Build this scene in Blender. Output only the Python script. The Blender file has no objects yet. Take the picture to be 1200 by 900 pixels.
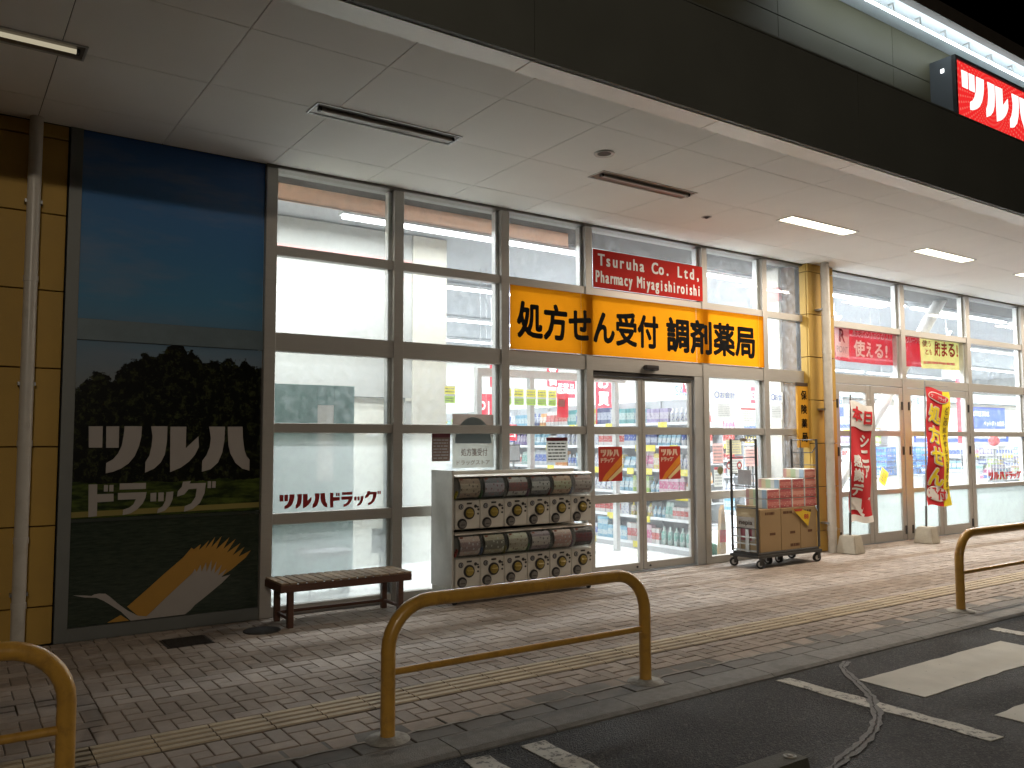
import bpy, bmesh, math, random
from mathutils import Vector, Matrix
random.seed(7)
D = bpy.data
SC = bpy.context.scene
COL = SC.collection
R = math.radians
# ------------------------------------------------------------------ camera, world, exposure
CAM = D.cameras.new('camera'); cam = D.objects.new('camera', CAM); COL.objects.link(cam); SC.camera = cam
CAM.sensor_fit = 'HORIZONTAL'; CAM.sensor_width = 36.0; CAM.lens = 36.0*980.8/1200.0
CAM.clip_start = 0.05; CAM.clip_end = 600
yaw, pit, rol = R(34.6185), R(4.001), R(-0.1514)
fw = Vector((math.sin(yaw)*math.cos(pit), math.cos(yaw)*math.cos(pit), math.sin(pit)))
rt = Vector((math.cos(yaw), -math.sin(yaw), 0)); up = rt.cross(fw)
c_, s_ = math.cos(rol), math.sin(rol)
r2 = rt*c_ + up*s_; u2 = up*c_ - rt*s_
M = Matrix((r2, u2, -fw)).transposed().to_4x4(); M.translation = Vector((0, -7.3325, 1.52))
cam.matrix_world = M
CPOS = Vector((0, -7.3325, 1.52))
W = D.worlds.new("World"); SC.world = W; W.use_nodes = True
wn = W.node_tree; bg = wn.nodes['Background']
sky = wn.nodes.new('ShaderNodeTexSky'); sky.sky_type = 'NISHITA'; sky.sun_disc = False
sky.sun_elevation = R(-9); sky.sun_rotation = R(200)
wn.links.new(sky.outputs[0], bg.inputs[0]); bg.inputs[1].default_value = 0.02
SC.view_settings.view_transform = 'Standard'; SC.view_settings.look = 'None'
SC.view_settings.exposure = 2.42; SC.view_settings.gamma = 1.0
cy = SC.cycles
cy.use_denoising = True; cy.max_bounces = 8; cy.diffuse_bounces = 3; cy.glossy_bounces = 3
cy.transmission_bounces = 6; cy.transparent_max_bounces = 14; cy.caustics_reflective = False; cy.caustics_refractive = False
cy.sample_clamp_indirect = 6.0

# ------------------------------------------------------------------ materials
MATS = {}
FILMS = set()
def nmat(name):
    m = D.materials.new(name); m.use_nodes = True; m.node_tree.nodes.clear(); MATS[name] = m
    nt = m.node_tree; out = nt.nodes.new('ShaderNodeOutputMaterial')
    return m, nt, out
def N(nt, t, **k):
    n = nt.nodes.new(t)
    for a, v in k.items():
        if a.startswith('i_'):
            key = a[2:]; key = int(key) if key.isdigit() else key.replace('_', ' ')
            n.inputs[key].default_value = v
        else: setattr(n, a, v)
    return n
def rgba(c): return (c[0], c[1], c[2], 1.0)
def mat(name, col, rough=0.5, metal=0.0, var=0.12, scale=8.0, bump=0.0, bscale=60.0, rnd=0.0, coat=0.0, dirt=None, spec=0.5, stretch=None):
    """principled with noise-driven colour variation, bump and per-object variation"""
    if name in MATS: return MATS[name]
    m, nt, out = nmat(name)
    p = N(nt, 'ShaderNodeBsdfPrincipled'); p.inputs['Roughness'].default_value = rough
    p.inputs['Metallic'].default_value = metal; p.inputs['Coat Weight'].default_value = coat
    p.inputs['Specular IOR Level'].default_value = spec
    nt.links.new(p.outputs[0], out.inputs[0])
    tc = N(nt, 'ShaderNodeTexCoord'); geo = N(nt, 'ShaderNodeNewGeometry')
    src = geo.outputs['Position']
    if stretch:
        mp = N(nt, 'ShaderNodeMapping'); mp.inputs['Scale'].default_value = stretch
        nt.links.new(src, mp.inputs[0]); src = mp.outputs[0]
    nz = N(nt, 'ShaderNodeTexNoise', i_Scale=scale, i_Detail=6.0, i_Roughness=0.6); nt.links.new(src, nz.inputs['Vector'])
    mr = N(nt, 'ShaderNodeMapRange', i_1=0.25, i_2=0.75, i_3=1.0-var, i_4=1.0+var); nt.links.new(nz.outputs[0], mr.inputs[0])
    v = mr.outputs[0]
    if rnd:
        oi = N(nt, 'ShaderNodeObjectInfo'); ad = N(nt, 'ShaderNodeMath', operation='ADD')
        nt.links.new(oi.outputs['Random'], ad.inputs[0]); nt.links.new(geo.outputs['Random Per Island'], ad.inputs[1])
        fr = N(nt, 'ShaderNodeMath', operation='FRACT'); nt.links.new(ad.outputs[0], fr.inputs[0])
        m2 = N(nt, 'ShaderNodeMapRange', i_3=1.0-rnd, i_4=1.0+rnd); nt.links.new(fr.outputs[0], m2.inputs[0])
        mu = N(nt, 'ShaderNodeMath', operation='MULTIPLY'); nt.links.new(v, mu.inputs[0]); nt.links.new(m2.outputs[0], mu.inputs[1]); v = mu.outputs[0]
    vm = N(nt, 'ShaderNodeVectorMath', operation='SCALE'); vm.inputs[0].default_value = col
    nt.links.new(v, vm.inputs['Scale']); csock = vm.outputs[0]
    if dirt:
        n2 = N(nt, 'ShaderNodeTexNoise', i_Scale=dirt[1], i_Detail=8.0, i_Roughness=0.7); nt.links.new(src, n2.inputs['Vector'])
        m3 = N(nt, 'ShaderNodeMapRange', i_1=0.5, i_2=0.72, i_3=0.0, i_4=dirt[2]); nt.links.new(n2.outputs[0], m3.inputs[0])
        mx = N(nt, 'ShaderNodeMix', data_type='RGBA'); nt.links.new(m3.outputs[0], mx.inputs[0])
        nt.links.new(csock, mx.inputs[6]); mx.inputs[7].default_value = rgba(dirt[0]); csock = mx.outputs[2]
    nt.links.new(csock, p.inputs['Base Color'])
    mr4 = N(nt, 'ShaderNodeMapRange', i_3=max(rough-0.08, 0.02), i_4=min(rough+0.12, 1)); nt.links.new(nz.outputs[0], mr4.inputs[0])
    nt.links.new(mr4.outputs[0], p.inputs['Roughness'])
    if bump:
        n3 = N(nt, 'ShaderNodeTexNoise', i_Scale=bscale, i_Detail=4.0); nt.links.new(src, n3.inputs['Vector'])
        b = N(nt, 'ShaderNodeBump', i_Strength=bump, i_Distance=0.01); nt.links.new(n3.outputs[0], b.inputs['Height'])
        nt.links.new(b.outputs[0], p.inputs['Normal'])
    return m
def emis(name, col, s, rough=None):
    if name in MATS: return MATS[name]
    m, nt, out = nmat(name); e = N(nt, 'ShaderNodeEmission', i_Strength=s); e.inputs[0].default_value = rgba(col)
    nt.links.new(e.outputs[0], out.inputs[0]); return m
def glassm(name, tint=(0.97, 0.985, 0.98), refl=0.09, dirt=0.055):
    if name in MATS: return MATS[name]
    m, nt, out = nmat(name)
    t = N(nt, 'ShaderNodeBsdfTransparent'); t.inputs[0].default_value = rgba(tint)
    g = N(nt, 'ShaderNodeBsdfGlossy', i_Roughness=0.02)
    f = N(nt, 'ShaderNodeFresnel', i_IOR=1.35)
    mx = N(nt, 'ShaderNodeMixShader'); gb_ = N(nt, 'ShaderNodeNewGeometry'); nb_ = N(nt, 'ShaderNodeMath', operation='SUBTRACT'); nb_.inputs[0].default_value = 1.0; nt.links.new(gb_.outputs['Backfacing'], nb_.inputs[1])
    ff = N(nt, 'ShaderNodeMath', operation='MULTIPLY'); nt.links.new(f.outputs[0], ff.inputs[0]); nt.links.new(nb_.outputs[0], ff.inputs[1])
    nt.links.new(ff.outputs[0], mx.inputs[0]); nt.links.new(t.outputs[0], mx.inputs[1]); nt.links.new(g.outputs[0], mx.inputs[2])
    d = N(nt, 'ShaderNodeBsdfTranslucent'); d.inputs[0].default_value = (0.9, 0.93, 0.95, 1)
    geo = N(nt, 'ShaderNodeNewGeometry'); nz = N(nt, 'ShaderNodeTexNoise', i_Scale=14.0, i_Detail=8.0, i_Roughness=0.75)
    nt.links.new(geo.outputs['Position'], nz.inputs['Vector'])
    mr = N(nt, 'ShaderNodeMapRange', i_1=0.45, i_2=0.75, i_3=dirt*0.6, i_4=dirt*2.2); nt.links.new(nz.outputs[0], mr.inputs[0])
    m2 = N(nt, 'ShaderNodeMixShader'); nt.links.new(mr.outputs[0], m2.inputs[0]); nt.links.new(mx.outputs[0], m2.inputs[1]); nt.links.new(d.outputs[0], m2.inputs[2])
    nt.links.new(m2.outputs[0], out.inputs[0]); return m
def filmm(name, col, trans=0.5, clear=0.0, var=0.03):
    """thin translucent sheet: diffuse + light passing from behind (+ some see-through)"""
    if name in MATS: return MATS[name]
    FILMS.add(name)
    m, nt, out = nmat(name)
    geo = N(nt, 'ShaderNodeNewGeometry'); nz = N(nt, 'ShaderNodeTexNoise', i_Scale=5.0, i_Detail=5.0); nt.links.new(geo.outputs['Position'], nz.inputs['Vector'])
    mr = N(nt, 'ShaderNodeMapRange', i_1=0.3, i_2=0.7, i_3=1-var, i_4=1+var); nt.links.new(nz.outputs[0], mr.inputs[0])
    vm = N(nt, 'ShaderNodeVectorMath', operation='SCALE'); vm.inputs[0].default_value = col; nt.links.new(mr.outputs[0], vm.inputs['Scale'])
    d = N(nt, 'ShaderNodeBsdfDiffuse'); t = N(nt, 'ShaderNodeBsdfTranslucent')
    for n in (d, t): nt.links.new(vm.outputs[0], n.inputs[0])
    mx = N(nt, 'ShaderNodeMixShader'); mx.inputs[0].default_value = trans
    nt.links.new(d.outputs[0], mx.inputs[1]); nt.links.new(t.outputs[0], mx.inputs[2]); o = mx.outputs[0]
    if clear:
        tr = N(nt, 'ShaderNodeBsdfTransparent'); m2 = N(nt, 'ShaderNodeMixShader'); m2.inputs[0].default_value = clear
        nt.links.new(o, m2.inputs[1]); nt.links.new(tr.outputs[0], m2.inputs[2]); o = m2.outputs[0]
    nt.links.new(o, out.inputs[0]); return m
def packm(name, c1, c2, c3):
    """printed carton: colour bands and blotches over Generated coordinates"""
    m, nt, out = nmat(name)
    p = N(nt, 'ShaderNodeBsdfPrincipled', i_Roughness=0.45); nt.links.new(p.outputs[0], out.inputs[0])
    tc = N(nt, 'ShaderNodeTexCoord'); oi = N(nt, 'ShaderNodeObjectInfo')
    sp = N(nt, 'ShaderNodeSeparateXYZ'); nt.links.new(tc.outputs['UV'], sp.inputs[0])
    r1 = N(nt, 'ShaderNodeValToRGB'); cr = r1.color_ramp; cr.interpolation = 'CONSTANT'
    cr.elements[0].position = 0; cr.elements[0].color = rgba(c1); cr.elements[1].position = 0.28; cr.elements[1].color = rgba(c2)
    e = cr.elements.new(0.72); e.color = rgba(c1)
    nt.links.new(sp.outputs[1], r1.inputs[0])
    vo = N(nt, 'ShaderNodeTexVoronoi', i_Scale=5.0); nt.links.new(tc.outputs['UV'], vo.inputs['Vector'])
    lt = N(nt, 'ShaderNodeMath', operation='LESS_THAN'); lt.inputs[1].default_value = 0.28; nt.links.new(vo.outputs['Distance'], lt.inputs[0])
    mx = N(nt, 'ShaderNodeMix', data_type='RGBA'); nt.links.new(lt.outputs[0], mx.inputs[0]); nt.links.new(r1.outputs[0], mx.inputs[6]); mx.inputs[7].default_value = rgba(c3)
    nt.links.new(mx.outputs[2], p.inputs['Base Color']); return m

# ------------------------------------------------------------------ mesh building
class MB:
    def __init__(s): s.v = []; s.f = []; s.mi = []; s.sm = []; s.uv = []
    def add(s, vs, fs, mi=0, sm=False, uvs=None):
        b = len(s.v); s.v += [tuple(v) for v in vs]
        for k, f in enumerate(fs):
            s.f.append([b+i for i in f]); s.mi.append(mi); s.sm.append(sm)
            s.uv.append(uvs[k] if uvs else None)
        return s
    def box(s, x0, x1, y0, y1, z0, z1, mi=0, ch=0.0):
        if x1 < x0: x0, x1 = x1, x0
        if y1 < y0: y0, y1 = y1, y0
        if z1 < z0: z0, z1 = z1, z0
        q = [(0, 0), (1, 0), (1, 1), (0, 1)]
        if ch <= 0:
            v = [(x0, y0, z0), (x1, y0, z0), (x1, y1, z0), (x0, y1, z0), (x0, y0, z1), (x1, y0, z1), (x1, y1, z1), (x0, y1, z1)]
            f = [(3, 2, 1, 0), (4, 5, 6, 7), (0, 1, 5, 4), (1, 2, 6, 5), (2, 3, 7, 6), (3, 0, 4, 7)]
            return s.add(v, f, mi, uvs=[q]*6)
        bm = bmesh.new(); bmesh.ops.create_cube(bm, size=1.0)
        for v in bm.verts: v.co = Vector(((x0+x1)/2+v.co.x*(x1-x0), (y0+y1)/2+v.co.y*(y1-y0), (z0+z1)/2+v.co.z*(z1-z0)))
        bmesh.ops.bevel(bm, geom=list(bm.edges), offset=min(ch, (x1-x0)*.45, (y1-y0)*.45, (z1-z0)*.45), segments=1, affect='EDGES')
        bm.verts.index_update(); s.add([v.co for v in bm.verts], [[v.index for v in f.verts] for f in bm.faces], mi); bm.free(); return s
    def prism(s, pts, y0, y1, mi=0, axis='y'):
        """polygon in XZ (or XY for axis z) extruded"""
        n = len(pts)
        if axis == 'y': v = [(p[0], y0, p[1]) for p in pts] + [(p[0], y1, p[1]) for p in pts]
        elif axis == 'z': v = [(p[0], p[1], y0) for p in pts] + [(p[0], p[1], y1) for p in pts]
        else: v = [(y0, p[0], p[1]) for p in pts] + [(y1, p[0], p[1]) for p in pts]
        f = [list(range(n)), list(range(2*n-1, n-1, -1))] + [(i, i+n, (i+1) % n+n, (i+1) % n) for i in range(n)]
        return s.add(v, f, mi)
    def cyl(s, p0, p1, r0, r1=None, n=16, mi=0, cap=True):
        r1 = r0 if r1 is None else r1
        p0, p1 = Vector(p0), Vector(p1); d = (p1-p0).normalized(); a = d.orthogonal().normalized(); b = d.cross(a)
        v = []
        for p, r in ((p0, r0), (p1, r1)):
            for i in range(n):
                t = 2*math.pi*i/n; v.append(p+(a*math.cos(t)+b*math.sin(t))*r)
        f = [(i, (i+1) % n, n+(i+1) % n, n+i) for i in range(n)]; s.add(v, f, mi, True)
        if cap: s.add(v, [list(range(n))[::-1], list(range(n, 2*n))], mi)
        return s
    def tube(s, path, r, n=14, mi=0, cap=True):
        pts = [Vector(p) for p in path]; rings = []; a = None
        for i, p in enumerate(pts):
            d = (pts[min(i+1, len(pts)-1)]-pts[max(i-1, 0)]).normalized()
            a = d.orthogonal().normalized() if a is None else (a-d*a.dot(d)).normalized()
            b = d.cross(a); rings.append([p+(a*math.cos(2*math.pi*k/n)+b*math.sin(2*math.pi*k/n))*r for k in range(n)])
        v = [q for rr in rings for q in rr]
        f = [(i*n+k, i*n+(k+1) % n, (i+1)*n+(k+1) % n, (i+1)*n+k) for i in range(len(pts)-1) for k in range(n)]
        s.add(v, f, mi, True)
        if cap: s.add(v, [list(range(n))[::-1], list(range((len(pts)-1)*n, len(pts)*n))], mi)
        return s
    def lathe(s, prof, c=(0, 0, 0), n=20, mi=0):
        v = [(c[0]+r*math.cos(2*math.pi*k/n), c[1]+r*math.sin(2*math.pi*k/n), c[2]+z) for r, z in prof for k in range(n)]
        f = [(i*n+k, i*n+(k+1) % n, (i+1)*n+(k+1) % n, (i+1)*n+k) for i in range(len(prof)-1) for k in range(n)]
        return s.add(v, f, mi, True)
    def disc(s, c, r, y1, n=20, mi=0, sz=1.0):
        """short cylinder facing -Y"""
        return s.prism([(c[0]+r*math.cos(-2*math.pi*k/n), c[2]+r*sz*math.sin(-2*math.pi*k/n)) for k in range(n)], c[1]-y1, c[1], mi)
    def data(s, name, mats):
        if not isinstance(mats, (list, tuple)) and mats.name in FILMS and len(s.f) == 6 and len(s.v) == 8: s.f = [s.f[2]]; s.mi = s.mi[:1]; s.sm = s.sm[:1]; s.uv = s.uv[2:3]; s.v = s.v[:]; k_ = s.f[0]; s.v = [s.v[i] for i in k_]; s.f = [[0, 1, 2, 3]]
        me = D.meshes.new(name); me.from_pydata(s.v, [], s.f); ms = mats if isinstance(mats, (list, tuple)) else [mats]
        for m in ms: me.materials.append(m)
        me.polygons.foreach_set('material_index', s.mi); me.polygons.foreach_set('use_smooth', s.sm)
        if any(s.uv):
            ul = me.uv_layers.new(name='UVMap'); k = 0
            for p, u in zip(me.polygons, s.uv):
                for j in range(len(p.vertices)):
                    if u: ul.data[k].uv = u[j % 4]
                    k += 1
        me.update(); return me
    def obj(s, name, mats, parent=None, loc=None, **k):
        return link(name, s.data(name, mats), parent, loc, **k)
def link(name, me, parent=None, loc=None, label=None, cat=None, group=None, kind=None, rz=0):
    o = D.objects.new(name, me); COL.objects.link(o)
    if parent: o.parent = parent
    if loc: o.location = loc
    if rz: o.rotation_euler = (0, 0, rz)
    return tag(o, label, cat, group, kind)
def tag(o, label=None, cat=None, group=None, kind=None):
    if label: o['label'] = label
    if cat: o['category'] = cat
    if group: o['group'] = group
    if kind: o['kind'] = kind
    return o
def thing(name, label, cat, loc=(0, 0, 0), group=None, rz=0, kind=None): return link(name, None, None, loc, label, cat, group, kind, rz)
def dup(o, parent=None, label=None, group=None, loc=None):
    c = o.copy(); COL.objects.link(c)
    if parent is not None: c.parent = parent
    if label: c['label'] = label
    if group: c['group'] = group
    if loc: c.location = loc
    for ch in o.children: dup(ch, c)
    return c
def B(x0, x1, y0, y1, z0, z1, ch=0.0): return MB().box(x0, x1, y0, y1, z0, z1, 0, ch)
def glyphs(body, sp=1.0, res=3):
    c = D.curves.new('lettering', 'FONT'); c.body = body; c.resolution_u = res; c.fill_mode = 'FRONT'; c.space_character = sp
    o = D.objects.new('lettering', c); COL.objects.link(o)
    bpy.context.view_layer.update(); dg = bpy.context.evaluated_depsgraph_get()
    me = D.meshes.new_from_object(o.evaluated_get(dg)); D.objects.remove(o); D.curves.remove(c); return me
def text(body, x0, x1, z0, z1, y, m, parent=None, bold=0.012, name='lettering', fn=None, ital=0.0, sp=1.0, res=3, **k):
    """flat lettering fitted into a box of the XZ plane, facing -Y; fn warps points onto cloth; bold strokes are layered copies"""
    me = glyphs(body, sp, res); xs = [v.co.x for v in me.vertices]; ys = [v.co.y for v in me.vertices]
    ax, bx, ay, by = min(xs)-bold, max(xs)+bold, min(ys)-bold, max(ys)+bold
    b = MB()
    if fn:   # cut the flat glyphs into small facets so that they follow the cloth
        bm = bmesh.new(); bm.from_mesh(me)
        for n_, lo, hi, st in ((Vector((1, 0, 0)), min(xs), max(xs), 0.05*(max(xs)-min(xs))/max(x1-x0, 1e-3)), (Vector((0, 1, 0)), min(ys), max(ys), 0.05*(max(ys)-min(ys))/max(z1-z0, 1e-3))):
            q = lo+st
            while q < hi: bmesh.ops.bisect_plane(bm, geom=bm.verts[:]+bm.edges[:]+bm.faces[:], plane_co=n_*q, plane_no=n_, dist=1e-6); q += st
        bm.to_mesh(me); bm.free()
    fs = [list(p.vertices) for p in me.polygons]
    offs_ = [(0, 0)] if bold < 0.006 else [(bold, bold*.6), (-bold, bold*.6), (bold, -bold*.6), (-bold, -bold*.6), (0, bold), (0, -bold)]
    for q, (ox, oy) in enumerate(offs_):
        vs = []
        for v in me.vertices:
            u = (v.co.x+ox-ax)/max(bx-ax, 1e-6); w = (v.co.y+oy-ay)/max(by-ay, 1e-6)
            P = Vector((x0+u*(x1-x0)+ital*w*(z1-z0), y-q*0.00025, z0+w*(z1-z0))); vs.append(fn(P) if fn else P)
        b.add(vs, fs)
    D.meshes.remove(me)
    return b.obj(name, m, parent, **k)
def letters(body, x0, x1, zb, cap, y, m, parent, xs, bold):
    """evenly spaced separate letters on one baseline"""
    cell = (x1-x0)/len(body)
    for i, ch in enumerate(body):
        if ch == ' ': continue
        me = glyphs(ch); xx = [v.co.x for v in me.vertices]; cx_ = (min(xx)+max(xx))/2; k = cap/0.70; b = MB(); fs = [list(p.vertices) for p in me.polygons]
        for q, (ox, oy) in enumerate(((bold, bold*.6), (-bold, bold*.6), (bold, -bold*.6), (-bold, -bold*.6))):
            b.add([(x0+cell*(i+0.5)+((v.co.x-cx_)*xs+ox)*k, y-q*0.00025, zb+(v.co.y+oy)*k) for v in me.vertices], fs)
        D.meshes.remove(me); b.obj('letter', m, parent)
# logo lettering, in metres as on the big wall picture
TSU = [[(1.006,1.657),(1.108,1.658),(1.108,1.488),(1.012,1.489)],[(1.133,1.658),(1.228,1.659),(1.228,1.487),(1.136,1.487)],
 [(1.267,1.66),(1.398,1.661),(1.395,1.575),(1.38,1.50),(1.35,1.42),(1.305,1.36),(1.25,1.32),(1.19,1.295),(1.139,1.285),(1.141,1.366),(1.19,1.395),(1.225,1.44),(1.25,1.50),(1.262,1.58)]]
RU = [[(1.468,1.661),(1.595,1.662),(1.594,1.54),(1.58,1.43),(1.55,1.365),(1.50,1.315),(1.431,1.283),(1.432,1.37),(1.46,1.42),(1.476,1.50),(1.48,1.58)],
 [(1.618,1.659),(1.745,1.66),(1.744,1.479),(1.845,1.58),(1.85,1.488),(1.82,1.425),(1.775,1.37),(1.71,1.32),(1.624,1.283)]]
HA = [[(1.931,1.662),(2.064,1.663),(2.062,1.55),(2.045,1.44),(2.01,1.355),(1.95,1.30),(1.879,1.281),(1.881,1.373),(1.915,1.42),(1.94,1.49),(1.948,1.565)],
 [(2.087,1.663),(2.214,1.664),(2.22,1.56),(2.235,1.46),(2.255,1.405),(2.281,1.377),(2.28,1.282),(2.22,1.30),(2.16,1.35),(2.115,1.43),(2.096,1.506),(2.09,1.6)]]
DO = [[(1.019,1.2),(1.081,1.199),(1.082,1.121),(1.201,1.121),(1.203,1.061),(1.085,1.057),(1.085,0.95),(1.025,0.945)],[(1.13,1.193),(1.16,1.192),(1.158,1.14),(1.13,1.141)],[(1.169,1.192),(1.199,1.191),(1.199,1.139),(1.169,1.14)]]
RA = [[(1.244,1.201),(1.44,1.2),(1.441,1.152),(1.244,1.152)],[(1.233,1.125),(1.447,1.125),(1.44,1.08),(1.42,1.035),(1.38,0.99),(1.332,0.96),(1.273,0.948),(1.275,0.991),(1.32,1.005),(1.35,1.03),(1.368,1.071),(1.234,1.071)]]
TT = [[(1.477,1.116),(1.522,1.118),(1.522,1.048),(1.478,1.048)],[(1.538,1.118),(1.58,1.118),(1.58,1.047),(1.538,1.047)],[(1.6,1.119),(1.655,1.123),(1.65,1.06),(1.63,1.01),(1.59,0.967),(1.533,0.951),(1.538,0.984),(1.572,1.005),(1.594,1.05)]]
GU = [[(1.729,1.201),(1.792,1.205),(1.78,1.185),(1.915,1.186),(1.905,1.10),(1.87,1.02),(1.812,0.972),(1.743,0.953),(1.748,0.997),(1.80,1.02),(1.832,1.069),(1.842,1.141),(1.776,1.138),(1.74,1.095),(1.686,1.08),(1.689,1.122),(1.72,1.158)],[(1.93,1.199),(1.958,1.199),(1.957,1.141),(1.929,1.142)],[(1.967,1.198),(1.997,1.197),(1.995,1.142),(1.966,1.143)]]
def logo(polys, src, dst, y, th, m, parent=None, name='logo_lettering', fn=None, **k):
    if not fn and len(polys) > 4 and parent is not None:
        for ch in CHARS:
            sub = [P for P in polys if P in ch]
            if sub: logo(sub, src, dst, y, th, m, parent, 'letter')
        return
    b = MB()
    for P in polys:
        q = [(dst[0]+(x-src[0])/(src[1]-src[0])*(dst[1]-dst[0]), dst[2]+(z-src[2])/(src[3]-src[2])*(dst[3]-dst[2])) for x, z in P]
        if fn: b.add([fn(Vector((x, y, z))) for x, z in q], [list(range(len(q)))[::-1]])
        else: b.prism(q, y-th, y)
    return b.obj(name, m, parent, **k)
TSURUHA = TSU+RU+HA; DRUG = DO+RA+TT+GU; CHARS = [TSU, RU, HA, DO, RA, TT, GU]
S1 = (1.006, 2.281, 1.282, 1.664); S2 = (1.019, 1.997, 0.945, 1.205)

# material palette
alu = mat('brushed_aluminium', (0.47, 0.45, 0.42), 0.42, 0.4, 0.06, 6, stretch=(1, 1, 14))
alud = mat('bronze_grey_aluminium', (0.19, 0.175, 0.155), 0.45, 0.4, 0.06, 6)
alul = mat('pale_aluminium', (0.55, 0.55, 0.54), 0.38, 0.5, 0.05, 6)
steel = mat('steel', (0.32, 0.33, 0.34), 0.35, 0.9, 0.08, 10)
blackp = mat('black_plastic', (0.02, 0.02, 0.022), 0.45, 0, 0.1)
rubber = mat('rubber', (0.03, 0.03, 0.03), 0.8, 0, 0.2)
yellowwall = mat('yellow_wall_paint', (0.43, 0.265, 0.048), 0.6, 0, 0.07, 3, 0.12, 120)
soffm = mat('soffit_board', (0.90, 0.885, 0.845), 0.75, 0, 0.035, 1.2, 0.08, 220)
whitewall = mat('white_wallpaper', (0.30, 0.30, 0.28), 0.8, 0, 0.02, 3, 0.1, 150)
creamwall = mat('cream_wallpaper', (0.41, 0.39, 0.33), 0.8, 0, 0.03, 3)
whitep = mat('white_plastic', (0.76, 0.75, 0.72), 0.4, 0, 0.04, 10)
whitem = mat('white_paint_metal', (0.52, 0.53, 0.54), 0.4, 0, 0.03, 10)
paver = mat('concrete_paver', (0.32, 0.262, 0.218), 0.72, 0, 0.16, 14, 0.5, 180, rnd=0.15, dirt=((0.15, 0.12, 0.10), 1.6, 0.62))
paverd = mat('dark_concrete_paver', (0.17, 0.158, 0.145), 0.75, 0, 0.2, 14, 0.5, 180, rnd=0.2, dirt=((0.07, 0.065, 0.06), 2.0, 0.6))
tact = mat('yellow_tactile_tile', (0.42, 0.33, 0.21), 0.65, 0, 0.15, 12, 0.4, 150, rnd=0.08, dirt=((0.17, 0.13, 0.09), 3.0, 0.7))
jointm = mat('dark_joint_sand', (0.035, 0.03, 0.027), 0.95, 0, 0.3, 40, 0.6, 200)
kerbm = mat('kerb_concrete', (0.25, 0.24, 0.225), 0.85, 0, 0.2, 18, 0.7, 120, rnd=0.06, dirt=((0.09, 0.085, 0.08), 4.0, 0.6))
railm = mat('ochre_painted_steel', (0.56, 0.31, 0.055), 0.30, 0, 0.14, 7, 0.12, 60, coat=0.3, dirt=((0.25, 0.13, 0.04), 13.0, 0.6))
darkpanel = mat('charcoal_metal_panel', (0.125, 0.13, 0.113), 0.55, 0.2, 0.08, 2)
olivep = mat('olive_grey_metal_panel', (0.09, 0.085, 0.05), 0.6, 0.1, 0.06, 2)
glass = glassm('clear_glass')
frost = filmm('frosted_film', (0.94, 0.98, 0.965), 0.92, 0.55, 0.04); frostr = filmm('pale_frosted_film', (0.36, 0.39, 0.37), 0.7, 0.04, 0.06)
redprint = mat('red_print', (0.55, 0.02, 0.02), 0.5, 0, 0.04)
blackprint = mat('black_print', (0.004, 0.004, 0.004), 0.7, 0, 0.02, spec=0.08)
whiteprint = mat('white_print', (0.80, 0.79, 0.77), 0.5, 0, 0.02)
yellowprint = mat('yellow_print', (0.85, 0.62, 0.03), 0.5, 0, 0.03)
blueprint = mat('blue_print', (0.03, 0.09, 0.50), 0.5, 0, 0.03)
greyprint = mat('grey_print', (0.35, 0.35, 0.37), 0.5, 0, 0.05)

TOP = 4.031
# ------------------------------------------------------------------ light: distant parking lot lamp that lights the wall below the canopy
def area_light(name, loc, sx, sy, power, col, parent=None, rot=(0, 0, 0), spread=None):
    L = D.lights.new(name, 'AREA'); L.shape = 'RECTANGLE'; L.size = sx; L.size_y = sy; L.energy = power; L.color = col
    if spread: L.spread = spread
    o = D.objects.new(name, L); COL.objects.link(o); o.location = loc; o.rotation_euler = rot
    if parent: o.parent = parent
    return o
lamp = thing('street_lamp', 'tall single-arm lamp post standing in the dark car park', 'street lamp', (-3.0, -18.0, -0.02))
b = MB(); b.cyl((0, 0, 0), (0, 0, 6.4), 0.09, 0.055); b.obj('pole', steel, lamp)
b = MB(); b.tube([(0, 0, 6.3), (0.05, 0.3, 6.42), (0.1, 0.9, 6.46)], 0.035); b.obj('arm', steel, lamp)
b = MB(); b.box(-0.05, 0.25, 0.7, 1.3, 6.40, 6.50, 0, 0.02); b.obj('lamp_housing', steel, lamp)
B(0.0, 0.2, 0.78, 1.22, 6.385, 6.397).obj('lamp_lens', emis('street_lamp_glow', (1.0, 0.9, 0.75), 6), lamp)
area_light('street_lamp_light', (0.1, 1.0, 6.36), 0.2, 0.4, 118, (1.0, 0.86, 0.68), lamp, (R(72), 0, R(-14)))

# ------------------------------------------------------------------ ground
RZ = -0.02
asph, nt, out = nmat('asphalt')
p = N(nt, 'ShaderNodeBsdfPrincipled'); nt.links.new(p.outputs[0], out.inputs[0])
geo = N(nt, 'ShaderNodeNewGeometry')
n1 = N(nt, 'ShaderNodeTexNoise', i_Scale=75.0, i_Detail=4.0, i_Roughness=0.75); n2 = N(nt, 'ShaderNodeTexNoise', i_Scale=1.2, i_Detail=6.0); vo = N(nt, 'ShaderNodeTexVoronoi', i_Scale=110.0)
for n in (n1, n2, vo): nt.links.new(geo.outputs['Position'], n.inputs['Vector'])
cr = N(nt, 'ShaderNodeValToRGB'); cr.color_ramp.elements[0].position = 0.50; cr.color_ramp.elements[0].color = (0.010, 0.0098, 0.0095, 1)
cr.color_ramp.elements[1].position = 0.70; cr.color_ramp.elements[1].color = (0.13, 0.12, 0.105, 1); nt.links.new(n1.outputs[0], cr.inputs[0])
mr = N(nt, 'ShaderNodeMapRange', i_1=0.3, i_2=0.7, i_3=0.65, i_4=1.25); nt.links.new(n2.outputs[0], mr.inputs[0])
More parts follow.
